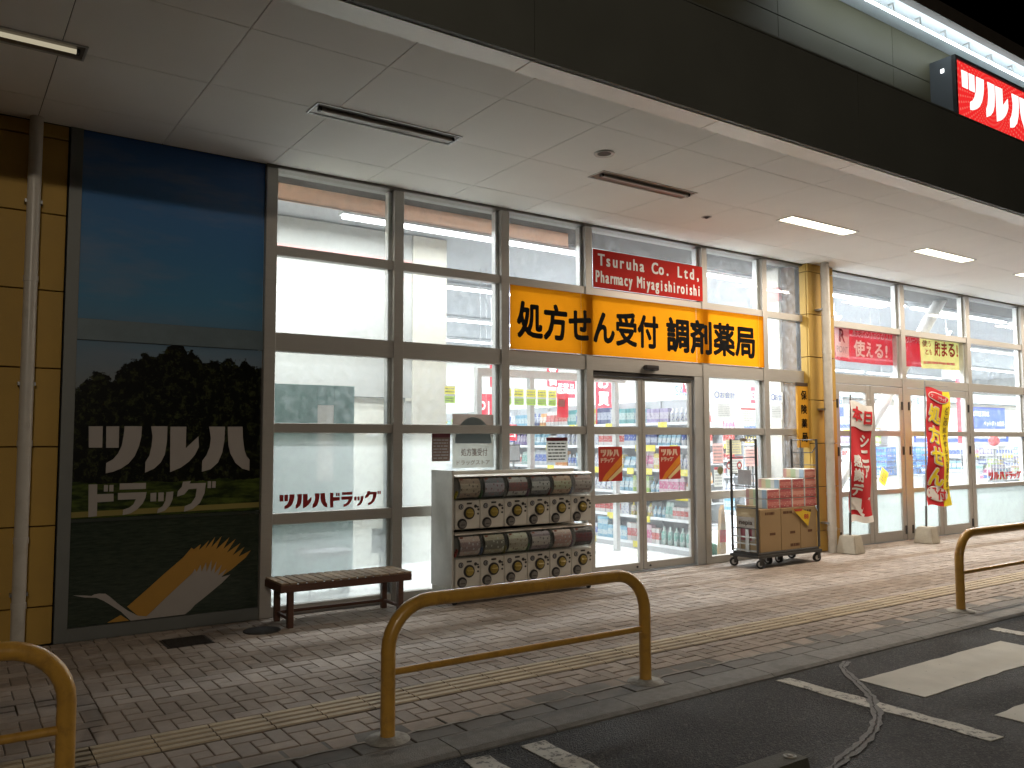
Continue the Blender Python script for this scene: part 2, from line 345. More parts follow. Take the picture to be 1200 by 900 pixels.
vm = N(nt, 'ShaderNodeVectorMath', operation='SCALE'); nt.links.new(cr.outputs[0], vm.inputs[0]); nt.links.new(mr.outputs[0], vm.inputs['Scale'])
nt.links.new(vm.outputs[0], p.inputs['Base Color']); p.inputs['Specular IOR Level'].default_value = 0.3
mr = N(nt, 'ShaderNodeMapRange', i_1=0.3, i_2=0.7, i_3=0.62, i_4=0.85); nt.links.new(n2.outputs[0], mr.inputs[0]); nt.links.new(mr.outputs[0], p.inputs['Roughness'])
bp = N(nt, 'ShaderNodeBump', i_Strength=1.0, i_Distance=0.012); nt.links.new(vo.outputs['Distance'], bp.inputs['Height']); nt.links.new(bp.outputs[0], p.inputs['Normal'])
gnd = MB(); gnd.box(-120, 160, -160, -3.70, RZ-0.2, RZ); gnd.obj('road', asph, kind='structure')
paint, nt, out = nmat('worn_road_paint')
p = N(nt, 'ShaderNodeBsdfPrincipled', i_Roughness=0.7); geo = N(nt, 'ShaderNodeNewGeometry'); nt.links.new(p.outputs[0], out.inputs[0])
n1 = N(nt, 'ShaderNodeTexNoise', i_Scale=28.0, i_Detail=8.0, i_Roughness=0.7); n2 = N(nt, 'ShaderNodeTexNoise', i_Scale=3.0, i_Detail=3.0)
oi = N(nt, 'ShaderNodeObjectInfo')
for n in (n1, n2): nt.links.new(geo.outputs['Position'], n.inputs['Vector'])
ad = N(nt, 'ShaderNodeMath', operation='ADD'); nt.links.new(n1.outputs[0], ad.inputs[0]); nt.links.new(oi.outputs['Color'], ad.inputs[1])
mr = N(nt, 'ShaderNodeMapRange', i_1=1.57, i_2=1.64, i_3=0.0, i_4=0.85); nt.links.new(ad.outputs[0], mr.inputs[0])
mx = N(nt, 'ShaderNodeMix', data_type='RGBA'); mx.inputs[6].default_value = (0.62, 0.59, 0.51, 1); mx.inputs[7].default_value = (0.06, 0.055, 0.05, 1)
nt.links.new(mr.outputs[0], mx.inputs[0])
m2 = N(nt, 'ShaderNodeMix', data_type='RGBA', blend_type='MULTIPLY', i_0=0.5); nt.links.new(mx.outputs[2], m2.inputs[6]); nt.links.new(n2.outputs[0], m2.inputs[7])
nt.links.new(m2.outputs[2], p.inputs['Base Color'])
def marking(pts, label, wear=0.95, name='road_marking', group=None):
    o = MB().prism(pts, RZ, RZ+0.004, 0, 'z').obj(name, paint, label=label, cat='road marking', group=group); o.color = (wear, wear, wear, 1); return o
def rough_rect(x0, x1, y0, y1, j=0.008, st=0.12):
    P = []; 
    def seg(a, b):
        n = max(1, int(math.dist(a, b)/st))
        for i in range(n): P.append((a[0]+(b[0]-a[0])*i/n+random.uniform(-j, j), a[1]+(b[1]-a[1])*i/n+random.uniform(-j, j)))
    seg((x0, y0), (x1, y0)); seg((x1, y0), (x1, y1)); seg((x1, y1), (x0, y1)); seg((x0, y1), (x0, y0)); return P
marking(rough_rect(4.98, 6.83, -4.49, -4.055), 'broad cream crossing stripe nearest the kerb', 0.93)
marking(rough_rect(4.98, 6.83, -5.33, -4.895), 'broad cream crossing stripe farther from the kerb at the right frame edge', 0.93)
marking(rough_rect(4.53, 4.66, -5.09, -3.76, 0.012), 'long thin cracked white bay line crossed by the patched crack', 1.05)
marking(rough_rect(2.52, 2.655, -6.2, -3.755, 0.014), 'cracked white bay line starting at the kerb in front of the middle rail, the right one of the pair', 1.06)
marking(rough_rect(2.175, 2.31, -6.2, -3.755, 0.014), 'cracked white bay line starting at the kerb, the left one of the close pair', 1.06)
marking(rough_rect(7.17, 7.30, -5.1, -3.80, 0.012), 'thin worn white bay line by the right frame edge above the crossing', 1.04)
# crack sealed with grey mastic: ribbon on the road
CR = [(5.33, -3.74), (5.174, -3.80), (5.05, -3.93), (4.945, -4.056), (4.80, -4.22), (4.696, -4.326), (4.593, -4.396), (4.47, -4.50), (4.359, -4.568), (4.20, -4.65), (4.038, -4.706), (3.88, -4.76), (3.734, -4.786), (3.6, -4.83), (3.514, -4.853), (3.3, -5.05), (3.1, -5.3)]
def ribbon(path, w, z, j):
    L, Rr = [], []
    for i, q in enumerate(path):
        a = Vector(path[max(i-1, 0)]); c = Vector(path[min(i+1, len(path)-1)]); t = (c-a).normalized(); n = Vector((-t.y, t.x))
        ww = w*random.uniform(1-j, 1+j)/2; L.append(Vector(q)+n*ww); Rr.append(Vector(q)-n*ww)
    return L, Rr
def dense(path, k, j):
    o = []
    for a, c in zip(path[:-1], path[1:]):
        for i in range(k): t = i/k; o.append((a[0]+(c[0]-a[0])*t+random.uniform(-j, j), a[1]+(c[1]-a[1])*t+random.uniform(-j, j)))
    return o+[path[-1]]
b = MB(); L, Rr = ribbon(dense(CR, 3, 0.004), 0.055, 0, 0.35)
for i in range(len(L)-1):
    z = RZ+0.0052; b.add([(L[i].x, L[i].y, z), (L[i+1].x, L[i+1].y, z), (Rr[i+1].x, Rr[i+1].y, z), (Rr[i].x, Rr[i].y, z)], [(0, 1, 2, 3)])
mast = mat('grey_crack_sealant', (0.125, 0.12, 0.115), 0.7, 0, 0.3, 20, 0.6, 90)
ck = b.obj('crack_seal', mast, label='wandering grey sealed crack running across the asphalt and the thin white line', cat='crack')
b = MB(); L, Rr = ribbon(dense(CR, 6, 0.007), 0.007, 0, 0.6)
for i in range(len(L)-1):
    z = RZ+0.0066; b.add([(L[i].x, L[i].y, z), (L[i+1].x, L[i+1].y, z), (Rr[i+1].x, Rr[i+1].y, z), (Rr[i].x, Rr[i].y, z)], [(0, 1, 2, 3)])
b.obj('open_crack', jointm, ck)

# pavement: bedding slab + pavers
pave = B(-12, 60, -3.46, -0.02, -0.25, -0.012).obj('pavement', jointm, kind='structure')
PV = []   # (shape key, centre x, y)
PX = 0.296; rows = [-0.215, -0.55, -0.885, -1.22, -1.575, -1.915, -2.25, -2.555]; rows2 = [-2.85, -3.155]
def cells(y1, y0, x_off):
    h = y1-y0; k = math.floor((-2.6-x_off)/PX)
    x = x_off+k*PX
    while x < 24:
        a, c = PX/3, h/3
        for (u0, v0, u1, v1) in ((0, 2, 2, 3), (2, 1, 3, 3), (1, 0, 3, 1), (0, 0, 1, 2), (1, 1, 2, 2)):
            PV.append((round((u1-u0)*a, 4), round((v1-v0)*c, 4), x+(u0+u1)/2*a, y0+(v0+v1)/2*c, 0))
        x += PX
offs = [1.47, 1.46, 1.45, 1.44, 1.435, 1.43, 1.335, 1.315]
yy = 0.0
cells(-0.02, -0.215, 1.47)
for i in range(7): cells(rows[i], rows[i+1], offs[i])
cells(-2.85, -3.155, 1.29)
x = -2.6
while x < 24:
    PV.append((0.21, 0.145, x, -3.155-0.078, 0)); PV.append((0.30, 0.142, x*1.0+0.07, -3.31-0.0745, 1)) if False else None
    x += 0.22
x = -2.6
while x < 24: PV.append((0.295, 0.15, x, -3.385, 1)); x += 0.302
g_ = 0.008
def in_view(px, py):
    v = Vector((px, py, 0))-CPOS; z = v.dot(fw)
    return z > 0.3 and abs(v.dot(rt)/z) < 0.66 and abs(v.dot(up)/z) < 0.52
near = sorted([q for q in PV if in_view(q[2], q[3])], key=lambda q: -q[0]*q[1]/((q[2])**2+(q[3]+7.33)**2))[:299]
nset = {id(q) for q in near}; sh = {}
def paver_mb(b, cx, cy, w, h, dz=0.0, mi=0):
    a, c = (w-0.005)/2, (h-0.011)/2; e = 0.0035
    v = [(cx-a, cy-c, -0.014), (cx+a, cy-c, -0.014), (cx+a, cy+c, -0.014), (cx-a, cy+c, -0.014),
         (cx-a, cy-c, dz-e), (cx+a, cy-c, dz-e), (cx+a, cy+c, dz-e), (cx-a, cy+c, dz-e),
         (cx-a+e, cy-c+e, dz), (cx+a-e, cy-c+e, dz), (cx+a-e, cy+c-e, dz), (cx-a+e, cy+c-e, dz)]
    f = [(0, 1, 5, 4), (1, 2, 6, 5), (2, 3, 7, 6), (3, 0, 4, 7), (4, 5, 9, 8), (5, 6, 10, 9), (6, 7, 11, 10), (7, 4, 8, 11), (8, 9, 10, 11)]
    b.add(v, f, mi)
far = MB(); fard = MB()
for q in PV:
    w, h, cx, cy, dk = q
    if id(q) in nset:
        k = (w, h, dk)
        if k not in sh: b = MB(); paver_mb(b, 0, 0, w, h); sh[k] = b.data('paver', paverd if dk else paver)
        o = link('paver', sh[k], pave, (cx, cy, random.uniform(-0.0018, 0.0018))); o.rotation_euler = (random.uniform(-.004, .004), random.uniform(-.004, .004), 0)
    else: paver_mb(fard if dk else far, cx, cy, w, h, random.uniform(-0.0018, 0.0018))
far.obj('paver_field', paver, pave, kind='stuff'); fard.obj('border_paver_field', paverd, pave, kind='stuff')
# mortar haunch strip between the pavers and the dark border course
b = MB(); pts = [(-2.6+i*0.07, -3.315+random.uniform(-0.012, 0.012)) for i in range(390)]
for i in range(len(pts)-1):
    (xa, ya), (xb, yb) = pts[i], pts[i+1]
    b.add([(xa, ya-0.01, 0.0035), (xb, yb-0.01, 0.0035), (xb, yb+0.012, 0.0035), (xa, ya+0.012, 0.0035)], [(0, 1, 2, 3)])
b.obj('mortar_line', mat('pale_mortar', (0.30, 0.28, 0.25), 0.9, 0, 0.3, 30, 0.6, 90), pave)
x = -2.6; b = MB()
while x < 24: paver_mb(b, x, -3.233, 0.296, 0.150, random.uniform(-0.0015, 0.0015)); x += 0.3
b.obj('edge_paver_course', paverd, pave, kind='stuff')
# tactile guidance tiles
b = MB(); b.box(-0.142, 0.142, -0.142, 0.142, -0.014, 0.0)
for k in range(4):
    yb = -0.108+k*0.072; b.prism([(yb-0.026, 0.0), (yb-0.020, 0.006), (yb+0.020, 0.006), (yb+0.026, 0.0)], -0.1415, 0.1415, 1, 'x')
td = b.data('tactile_tile', [mat('grimy_tile_groove', (0.17, 0.135, 0.10), 0.9, 0, 0.2, 12, 0.4, 150), tact]); x = 1.43-0.29*14
while x < 24:
    link('tactile_tile', td, pave, (x, -2.7025, random.uniform(-0.001, 0.001))); x += 0.2895
# kerb stones
b = MB(); b.prism([(-3.462, 0.0), (-3.665, -0.001), (-3.695, -0.014), (-3.705, -0.2), (-3.462, -0.2)], -0.297, 0.297, 0, 'x'); kd = b.data('kerb_stone', kerbm)
kerb = tag(B(-3.2, 24, -3.69, -3.47, -0.25, -0.03).obj('kerb', jointm), 'low grey concrete kerb between the pavers and the asphalt', 'kerb')
x = -2.9
while x < 23.6: link('kerb_stone', kd, kerb, (x, 0, random.uniform(-0.001, 0.001))); x += 0.6
# drain covers by the facade
dr = thing('drain_grate', 'dark slotted drain cover in the pavers below the wall picture', 'drain cover', (1.66, -0.52, 0.0))
castiron = mat('cast_iron', (0.035, 0.03, 0.026), 0.6, 0.5, 0.2, 30, 0.3, 100)
B(-0.17, 0.17, -0.15, 0.15, -0.005, 0.003).obj('frame', castiron, dr)
gb = B(-0.15, 0.15, -0.008, 0.008, 0.003, 0.009).data('bar', castiron)
for k in range(8): link('bar', gb, dr, (0, -0.125+k*0.036, 0))
b = MB(); b.lathe([(0, 0.006), (0.12, 0.006), (0.135, 0.003), (0.15, 0.003), (0.15, -0.005)], n=28)
b.obj('manhole_cover', castiron, label='small round iron inspection cover in the pavers left of the bench', cat='drain cover', loc=(2.26, -0.47, 0))

# ------------------------------------------------------------------ guard rails
def guard_rail(xl, label, w=1.81):
    t = thing('guard_rail', label, 'guard rail', (xl, -3.33, 0), 'ochre hoop guard rails along the kerb')
    H, r = 0.685, 0.24; P = [(0, 0, 0), (0, 0, 0.2), (0, 0, H-r)]
    P += [(r-r*math.cos(a), 0, H-r+r*math.sin(a)) for a in [math.pi/2*i/8 for i in range(1, 9)]]
    P += [(w/2, 0, H)] + [(w-r+r*math.sin(a), 0, H-r+r*math.cos(a)) for a in [math.pi/2*i/8 for i in range(0, 9)]] + [(w, 0, 0.2), (w, 0, 0)]
    MB().tube(P, 0.038, 20).obj('hoop', railm, t)
    MB().cyl((0.03, 0, 0.335), (w-0.03, 0, 0.335), 0.019, n=14).obj('cross_bar', railm, t)
    for xx in (0, w):
        n = 18; prof = [(0.118, 0.001), (0.112, 0.007), (0.05, 0.012), (0.0405, 0.02)]
        MB().lathe(prof, (xx, 0, 0), 22).obj('base_flange', mat('chalky_mortar', (0.38, 0.37, 0.34), 0.85, 0, 0.3, 25, 0.5, 80, dirt=((0.14, 0.13, 0.12), 14.0, 0.8)), t)
    return t
guard_rail(1.98, 'ochre hoop guard rail in the middle foreground, complete with both feet')
guard_rail(0.50-1.81, 'ochre hoop guard rail cut off by the left frame edge')
guard_rail(7.66, 'ochre hoop guard rail cut off by the right frame edge, beyond the crossing')
# wheel stop
ws = thing('wheel_stop', 'dark worn wheel stop with a round stud at the bottom frame edge', 'wheel stop', (3.0, -4.83, RZ))
b = MB(); b.prism([(-0.085, 0), (-0.055, 0.115), (0.055, 0.115), (0.085, 0)], -0.31, 0.31, 0, 'x'); b.obj('block', mat('dark_recycled_rubber', (0.07, 0.07, 0.055), 0.75, 0, 0.3, 30, 0.6, 120, dirt=((0.12, 0.115, 0.09), 8.0, 0.6)), ws)
b = MB(); b.lathe([(0.0, 0.122), (0.014, 0.122), (0.016, 0.117), (0.021, 0.117), (0.024, 0.121), (0.03, 0.119), (0.032, 0.114)], (0.255, 0, 0), 18); b.obj('stud', mat('worn_stud', (0.25, 0.24, 0.2), 0.5), ws)

# ------------------------------------------------------------------ soffit of the canopy
soff = B(-6, 32, -2.815, 0.9, TOP+0.012, TOP+0.05).obj('soffit', mat('dark_void', (0.05, 0.045, 0.04), 0.9), kind='structure')
GX, GY = 0.9198, 0.9429; yk = [-2.82, -2.391, -1.448, -0.5053, 0.0]
xk = 1.4928-6*GX; i = 0
while xk < 27:
    for a in range(4):
        y0, y1 = yk[a], yk[a+1]
        if i % 1 == 0:
            bb = B(0.003, GX-0.003, y0+0.003, y1-0.003, 0, 0.01)
            key = ('soff', a)
            if key not in sh: sh[key] = bb.data('ceiling_board', soffm)
            link('ceiling_board', sh[key], soff, (xk, 0, TOP+random.uniform(0, 0.0008)))
    xk += GX; i += 1
# metal trim at the soffit edge
trim = thing('soffit_trim', 'pale metal trim strip along the outer edge of the canopy ceiling', 'trim', (0, 0, TOP))
jx = 3.14-1.81*4
tm = mat('trim_metal', (0.82, 0.79, 0.74), 0.45, 0.25, 0.06, 5)
td2 = B(0.004, 1.806, -3.015, -2.825, -0.012, 0.004).data('trim_piece', tm)
for k in range(16): link('trim_piece', td2, trim, (jx+k*1.81, 0, 0))
B(-6, 25, -2.826, -2.816, -0.004, 0.012).obj('gap_strip', blackp, trim)
# fascia
fas = thing('canopy_fascia', 'wide charcoal metal fascia band of the canopy under the lit sign', 'fascia', (0, 0, TOP))
fd = B(0.002, 3.618, -3.055, -3.02, -0.006, 0.815).data('fascia_panel', darkpanel)
for k in range(8): link('fascia_panel', fd, fas, (jx+k*3.62, 0, 0))
B(-6, 25, -3.06, -2.8, 0.818, 0.835).obj('cap', darkpanel, fas)
B(-6, 25, -3.02, -2.99, 0.0, 0.8).obj('backing', darkpanel, fas)
# upper wall panels behind the sign
uw = thing('upper_wall', 'olive grey panelled parapet wall above the canopy, lit by the tube light', 'wall', (0, 0, 4.87))
for k in range(9):
    for j, (za, zb) in enumerate(((0.0, 0.41), (0.415, 0.83))):
        key = ('uw', j)
        if key not in sh: sh[key] = B(0.003, 1.797, -2.79, -2.75, za+0.002, zb-0.002).data('wall_panel', olivep)
        link('wall_panel', sh[key], uw, (-1.2+k*1.8+(0 if k < 99 else 0), 0, 0))
for k in range(5):
    link('wall_panel', sh[('uw', 0)], uw, (15+k*1.8, 0, 0)); link('wall_panel', sh[('uw', 1)], uw, (15+k*1.8, 0, 0))
B(-6, 25, -2.75, -2.6, 0, 0.83).obj('core', darkpanel, uw)
ev = thing('eave', 'pale lit eave underside with dark edge above the red sign', 'eave', (0, 0, 5.70))
B(-6, 25, -3.12, -2.60, 0, 0.03).obj('underside', mat('pale_blue_grey_metal', (0.55, 0.60, 0.63), 0.5, 0.2, 0.05, 4), ev)
B(-6, 25, -3.20, -3.12, -0.015, 0.13).obj('edge_cap', mat('dark_brown_metal', (0.07, 0.06, 0.05), 0.5, 0.3), ev)
tl = thing('tube_light_row', 'long thin white tube light hanging on small brackets under the eave', 'light', (0, -3.05, 5.60))
MB().cyl((6.2, 0, 0), (15.5, 0, 0), 0.011, n=8).obj('tube', emis('cold_tube_glow', (0.86, 0.96, 1.0), 4), tl)
bd = MB().box(-0.008, 0.008, -0.045, 0.0, 0.012, 0.022).box(-0.008, 0.008, -0.045, -0.03, 0.012, 0.034).data('bracket', alul)
bd = MB().box(-0.007, 0.007, -0.006, 0.006, 0.0125, 0.099).box(-0.007, 0.007, 0.0065, 0.05, 0.085, 0.099).data('bracket', alul)
for k in range(20): link('bracket', bd, tl, (6.45+k*0.47, 0, 0))
area_light('tube_row_light', (10.8, 0, -0.014), 9.2, 0.02, 0.55, (0.80, 0.93, 1.0), tl, (0, 0, 0))
area_light('tube_row_uplight', (10.8, 0, 0.0), 9.2, 0.02, 3.6, (0.80, 0.93, 1.0), tl, (R(180), 0, 0))

# lit sign box
sg = thing('shop_sign', 'backlit red box sign with big white lettering on top of the canopy', 'sign', (8.49, -3.03, 4.87))
SW, SH_ = 5.6, 0.62
B(0, SW, 0.012, 0.25, 0, SH_).obj('box_housing', mat('slate_metal', (0.12, 0.135, 0.15), 0.5, 0.3, 0.05, 5), sg)
b = MB(); b.box(0, SW, -0.03, 0.01, SH_-0.035, SH_).box(0, 0.03, -0.03, 0.01, 0, SH_-0.036).box(SW-0.03, SW, -0.03, 0.01, 0, SH_-0.036); b.obj('frame', blackp, sg)
b = B(0.031, SW-0.031, -0.012, 0.008, 0.0, SH_-0.036)
sm, nt, out = nmat('sign_red_face'); e = N(nt, 'ShaderNodeEmission', i_Strength=0.22); nt.links.new(e.outputs[0], out.inputs[0])
tc = N(nt, 'ShaderNodeTexCoord'); sx = N(nt, 'ShaderNodeSeparateXYZ'); nt.links.new(tc.outputs['Object'], sx.inputs[0])
def mth(op, a, c=None, nt_=None):
    n = nt_.nodes.new('ShaderNodeMath'); n.operation = op
    for i, q in enumerate((a, c)):
        if q is None: continue
        if isinstance(q, (int, float)): n.inputs[i].default_value = q
        else: nt_.links.new(q, n.inputs[i])
    return n.outputs[0]
dx = mth('SUBTRACT', sx.outputs[0], 0.75, nt); dz = mth('SUBTRACT', sx.outputs[2], 0.30, nt); an = mth('ARCTAN2', dz, dx, nt)
wv = mth('SINE', mth('MULTIPLY', an, 60.0, nt), None, nt); rr = mth('SQRT', mth('ADD', mth('MULTIPLY', dx, dx, nt), mth('MULTIPLY', dz, dz, nt), nt), None, nt)
w2 = mth('SINE', mth('MULTIPLY', rr, 130.0, nt), None, nt); k_ = mth('GREATER_THAN', mth('MULTIPLY', wv, mth('ADD', w2, 0.6, nt), nt), 0.55, nt)
mx = N(nt, 'ShaderNodeMix', data_type='RGBA'); nt.links.new(k_, mx.inputs[0]); mx.inputs[6].default_value = (0.75, 0.022, 0.022, 1); mx.inputs[7].default_value = (0.85, 0.12, 0.09, 1)
nt.links.new(mx.outputs[2], e.inputs[0]); b.obj('face', sm, sg)
logo(TSURUHA, S1, (0.14, 1.62, 0.10, 0.50), -0.014, 0.006, emis('sign_white_letters', (0.92, 1.0, 0.97), 0.23), sg)
logo(DRUG, S2, (1.85, 3.6, 0.14, 0.46), -0.014, 0.006, MATS['sign_white_letters'], sg)
B(-0.004, 0, 0.09, 0.125, 0.47, 0.51).obj('small_label', emis('small_label_glow', (0.9, 0.95, 0.95), 0.8), sg)

# ------------------------------------------------------------------ soffit light fittings
def soffit_light(x0, label, lit, w=1.25):
    t = thing('ceiling_light', label, 'ceiling light', (x0, -1.46, TOP), 'recessed strip lights in the canopy ceiling')
    b = MB(); a = 0.115
    b.box(0, w, -a, -a+0.012, -0.008, 0.002).box(0, w, a-0.012, a, -0.008, 0.002).box(0, 0.012, -a+0.012, a-0.012, -0.008, 0.002).box(w-0.012, w, -a+0.012, a-0.012, -0.008, 0.002)
    b.obj('frame', alul, t)
    b = MB(); z = -0.0015
    b.box(0.013, w-0.013, -a+0.013, -a+0.03, z, -0.0005).box(0.013, w-0.013, a-0.03, a-0.013, z, -0.0005)
    b.obj('reflector_edge', mat('grey_reflector', (0.22, 0.20, 0.18), 0.35, 0.4), t)
    if lit == 1:
        B(0.03, w-0.03, -a+0.031, a-0.031, -0.006, -0.002).obj('diffuser', emis('warm_lamp_glow', (1.0, 0.90, 0.66), 1.6), t)
        area_light('ceiling_light_lamp', (w/2, 0, -0.012), w-0.06, 0.15, 15, (1.0, 0.85, 0.68), t)
    else:
        B(0.014, w-0.014, -a+0.031, a-0.031, -0.003, -0.001).obj('reflector', mat('recess_shade_reflector', (0.16, 0.14, 0.12), 0.3, 0.5), t)  # flat fitting; the shade of a recess is put into the dark colours
        m = emis('painted_tube_reflection', (1.0, 0.88, 0.62), 0.085) if lit == 2 else mat('unlit_tube', (0.45, 0.42, 0.38), 0.3)  # first tube is unlit; its reflected stripe is painted as weak emission
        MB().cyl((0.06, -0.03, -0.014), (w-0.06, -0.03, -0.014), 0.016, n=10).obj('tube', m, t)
        for xx in (0.04, w-0.06): B(xx, xx+0.02, -0.05, -0.01, -0.03, -0.003).obj('lamp_holder', blackp, t)
nm = {0: 'canopy strip light with a faint glowing tube, cut off by the left frame edge', 1: 'unlit canopy strip light above the two left windows', 2: 'unlit canopy strip light beside the round speaker, above the entrance',
      3: 'brightly lit canopy strip light, nearest lit one', 4: 'brightly lit canopy strip light over the right-hand doors', 5: 'lit canopy strip light at the right frame edge', 6: 'lit canopy strip light beyond the right frame edge', 7: 'lit canopy strip light at the far end of the canopy'}
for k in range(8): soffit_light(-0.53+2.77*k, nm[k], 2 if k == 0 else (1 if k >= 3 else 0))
t = thing('ceiling_speaker', 'round metal-rimmed speaker grille in the canopy ceiling', 'speaker', (4.72, -1.92, TOP))
MB().lathe([(0.062, -0.003), (0.085, -0.012), (0.092, -0.004), (0.092, 0.0)], n=24).obj('rim', alul, t)
MB().lathe([(0, -0.004), (0.03, -0.006), (0.061, -0.004)], n=24).obj('grille', blackp, t)
t = thing('ceiling_sensor', 'small round sensor in the canopy ceiling nearer the glass', 'sensor', (7.02, -1.0, TOP))
MB().lathe([(0.045, -0.003), (0.055, -0.008), (0.06, -0.002)], n=20).obj('rim', alul, t); MB().lathe([(0, -0.025), (0.018, -0.018), (0.03, -0.004), (0.044, -0.003)], n=20).obj('lens', blackp, t)

# ------------------------------------------------------------------ facade: yellow walls
zj = [0.0, 0.288, 0.893, 1.497, 2.101, 2.706, 3.31, 3.914, TOP]
lw = thing('yellow_wall', 'yellow panelled wall at the left edge of the shopfront', 'wall', (0, 0, 0))
for c0, c1 in ((-5.4, -3.6), (-3.6, -1.8), (-1.8, 0.0), (0.0, 0.80)):
    for j in range(8): B(c0+0.004, c1-0.004, 0.0, 0.03, zj[j]+0.005, zj[j+1]-0.005, 0.003).obj('wall_panel', yellowwall, lw)
B(-5.4, 0.80, 0.03, 0.2, 0, TOP).obj('core', mat('panel_joint_brown', (0.10, 0.05, 0.012), 0.8), lw)
co = thing('yellow_column', 'yellow panelled column between the pharmacy window and the right-hand doors', 'column', (10.03, -0.12, 0))
for j in range(8):
    B(0.004, 0.588, 0, 0.03, zj[j]+0.005, zj[j+1]-0.005, 0.003).obj('panel', yellowwall, co)
    B(0, 0.03, 0.034, 0.14, zj[j]+0.005, zj[j+1]-0.005, 0.003).obj('panel', yellowwall, co)
B(0.01, 0.585, 0.03, 0.5, 0, TOP).obj('core', MATS['panel_joint_brown'], co)
def downpipe(x, y, r, label):
    t = thing('downpipe', label, 'downpipe', (x, y, 0), 'round downpipes on the shopfront')
    MB().cyl((0, 0, 0.0), (0, 0, TOP), r, n=20).obj('pipe', mat('beige_pvc', (0.56, 0.53, 0.48), 0.32, 0, 0.05, 6, dirt=((0.3, 0.27, 0.22), 4.0, 0.5)), t)
    for z in (0.30, 0.78, 1.50, 2.75): MB().cyl((0, 0, z), (0, 0, z+0.045), r+0.005, n=20).obj('collar', MATS['beige_pvc'], t)
    for z in (0.33, 1.9, 3.3): B(-r-0.012, r+0.012, 0.0, abs(y)-0.01, z+0.06, z+0.085).obj('clamp', steel, t)
downpipe(0.565, -0.08, 0.047, 'beige downpipe on the yellow wall by the left frame edge')
downpipe(10.245, -0.25, 0.06, 'beige downpipe in front of the yellow column')
t = thing('key_switch', 'small round shutter key switch on the yellow column', 'switch', (10.07, -0.14, 0.62))
MB().disc((0, 0, 0), 0.035, 0.02).obj('plate', steel, t); MB().disc((0, -0.02, 0), 0.014, 0.01).obj('keyhole', blackp, t)

# ------------------------------------------------------------------ wall picture
mu = thing('wall_picture', 'dark park photograph panel with crane emblem on the left of the shopfront', 'mural', (0, 0, 0))
gm = mat('dull_grey_frame', (0.16, 0.17, 0.165), 0.45, 0.3, 0.06, 5)
B(0.81, 0.90, -0.015, 0.06, 0.0, TOP).obj('frame_post', gm, mu)
B(0.901, 2.376, -0.012, 0.06, 0.0, 0.10).obj('frame_sill', gm, mu)
pm, nt, out = nmat('park_photo_print')
p = N(nt, 'ShaderNodeBsdfPrincipled', i_Roughness=0.25); nt.links.new(p.outputs[0], out.inputs[0])
geo = N(nt, 'ShaderNodeNewGeometry'); sp = N(nt, 'ShaderNodeSeparateXYZ'); nt.links.new(geo.outputs['Position'], sp.inputs[0])
X, Z = sp.outputs[0], sp.outputs[2]
def tx(scale, det=6, sc=None, rg=0.6):
    n = N(nt, 'ShaderNodeTexNoise', i_Scale=scale, i_Detail=det, i_Roughness=rg); src = geo.outputs['Position']
    if sc: mp = N(nt, 'ShaderNodeMapping'); mp.inputs['Scale'].default_value = sc; nt.links.new(src, mp.inputs[0]); src = mp.outputs[0]
    nt.links.new(src, n.inputs['Vector']); return n.outputs[0]
def mixc(f, a, c_):
    n = N(nt, 'ShaderNodeMix', data_type='RGBA'); nt.links.new(f, n.inputs[0])
    for s, q in ((6, a), (7, c_)):
        if isinstance(q, tuple): n.inputs[s].default_value = rgba(q)
        else: nt.links.new(q, n.inputs[s])
    return n.outputs[2]
skyr = N(nt, 'ShaderNodeValToRGB'); el = skyr.color_ramp.elements
el[0].position = 0.0; el[0].color = (0.20, 0.23, 0.25, 1); el[1].position = 1.0; el[1].color = (0.03, 0.12, 0.38, 1)
e = el.new(0.35); e.color = (0.08, 0.24, 0.42, 1)
mr = N(nt, 'ShaderNodeMapRange', i_1=2.0, i_2=4.03); nt.links.new(Z, mr.inputs[0]); nt.links.new(mr.outputs[0], skyr.inputs[0])
cl = N(nt, 'ShaderNodeMapRange', i_1=0.48, i_2=0.70, i_3=0.0, i_4=0.4); nt.links.new(tx(1.1, 5, (0.6, 1, 2.6)), cl.inputs[0])
skyc = mixc(cl.outputs[0], skyr.outputs[0], (0.27, 0.27, 0.32))
hx = mth('SUBTRACT', X, 1.75, nt); hh = mth('SUBTRACT', 2.30, mth('MULTIPLY', mth('MULTIPLY', hx, hx, nt), 0.50, nt), nt)
hn = mth('ADD', hh, mth('MULTIPLY', mth('SUBTRACT', tx(5.0, 9, None, 0.7), 0.5, nt), 0.75, nt), nt)
hn = mth('ADD', hn, mth('MULTIPLY', mth('SINE', mth('MULTIPLY', X, 9.0, nt), None, nt), 0.05, nt), nt)
tree = mth('LESS_THAN', Z, hn, nt)
tcl = N(nt, 'ShaderNodeMapRange', i_1=0.50, i_2=0.68, i_3=0, i_4=1); nt.links.new(tx(16, 9, None, 0.75), tcl.inputs[0])
treec = mixc(tcl.outputs[0], (0.004, 0.005, 0.004), (0.05, 0.06, 0.022))
c1 = mixc(tree, skyc, treec)
grs = mth('LESS_THAN', Z, mth('ADD', 1.17, mth('MULTIPLY', tx(7, 4), 0.08, nt), nt), nt)
gv = N(nt, 'ShaderNodeMapRange', i_1=0.4, i_2=0.65); nt.links.new(tx(5, 6, (1, 1, 4)), gv.inputs[0])
c2 = mixc(grs, c1, mixc(gv.outputs[0], (0.014, 0.024, 0.008), (0.085, 0.12, 0.022)))
pth = mth('LESS_THAN', mth('ABSOLUTE', mth('SUBTRACT', Z, mth('ADD', 0.955, mth('MULTIPLY', X, 0.012, nt), nt), nt), None, nt), 0.022, nt)
c3 = mixc(pth, c2, (0.26, 0.22, 0.07))
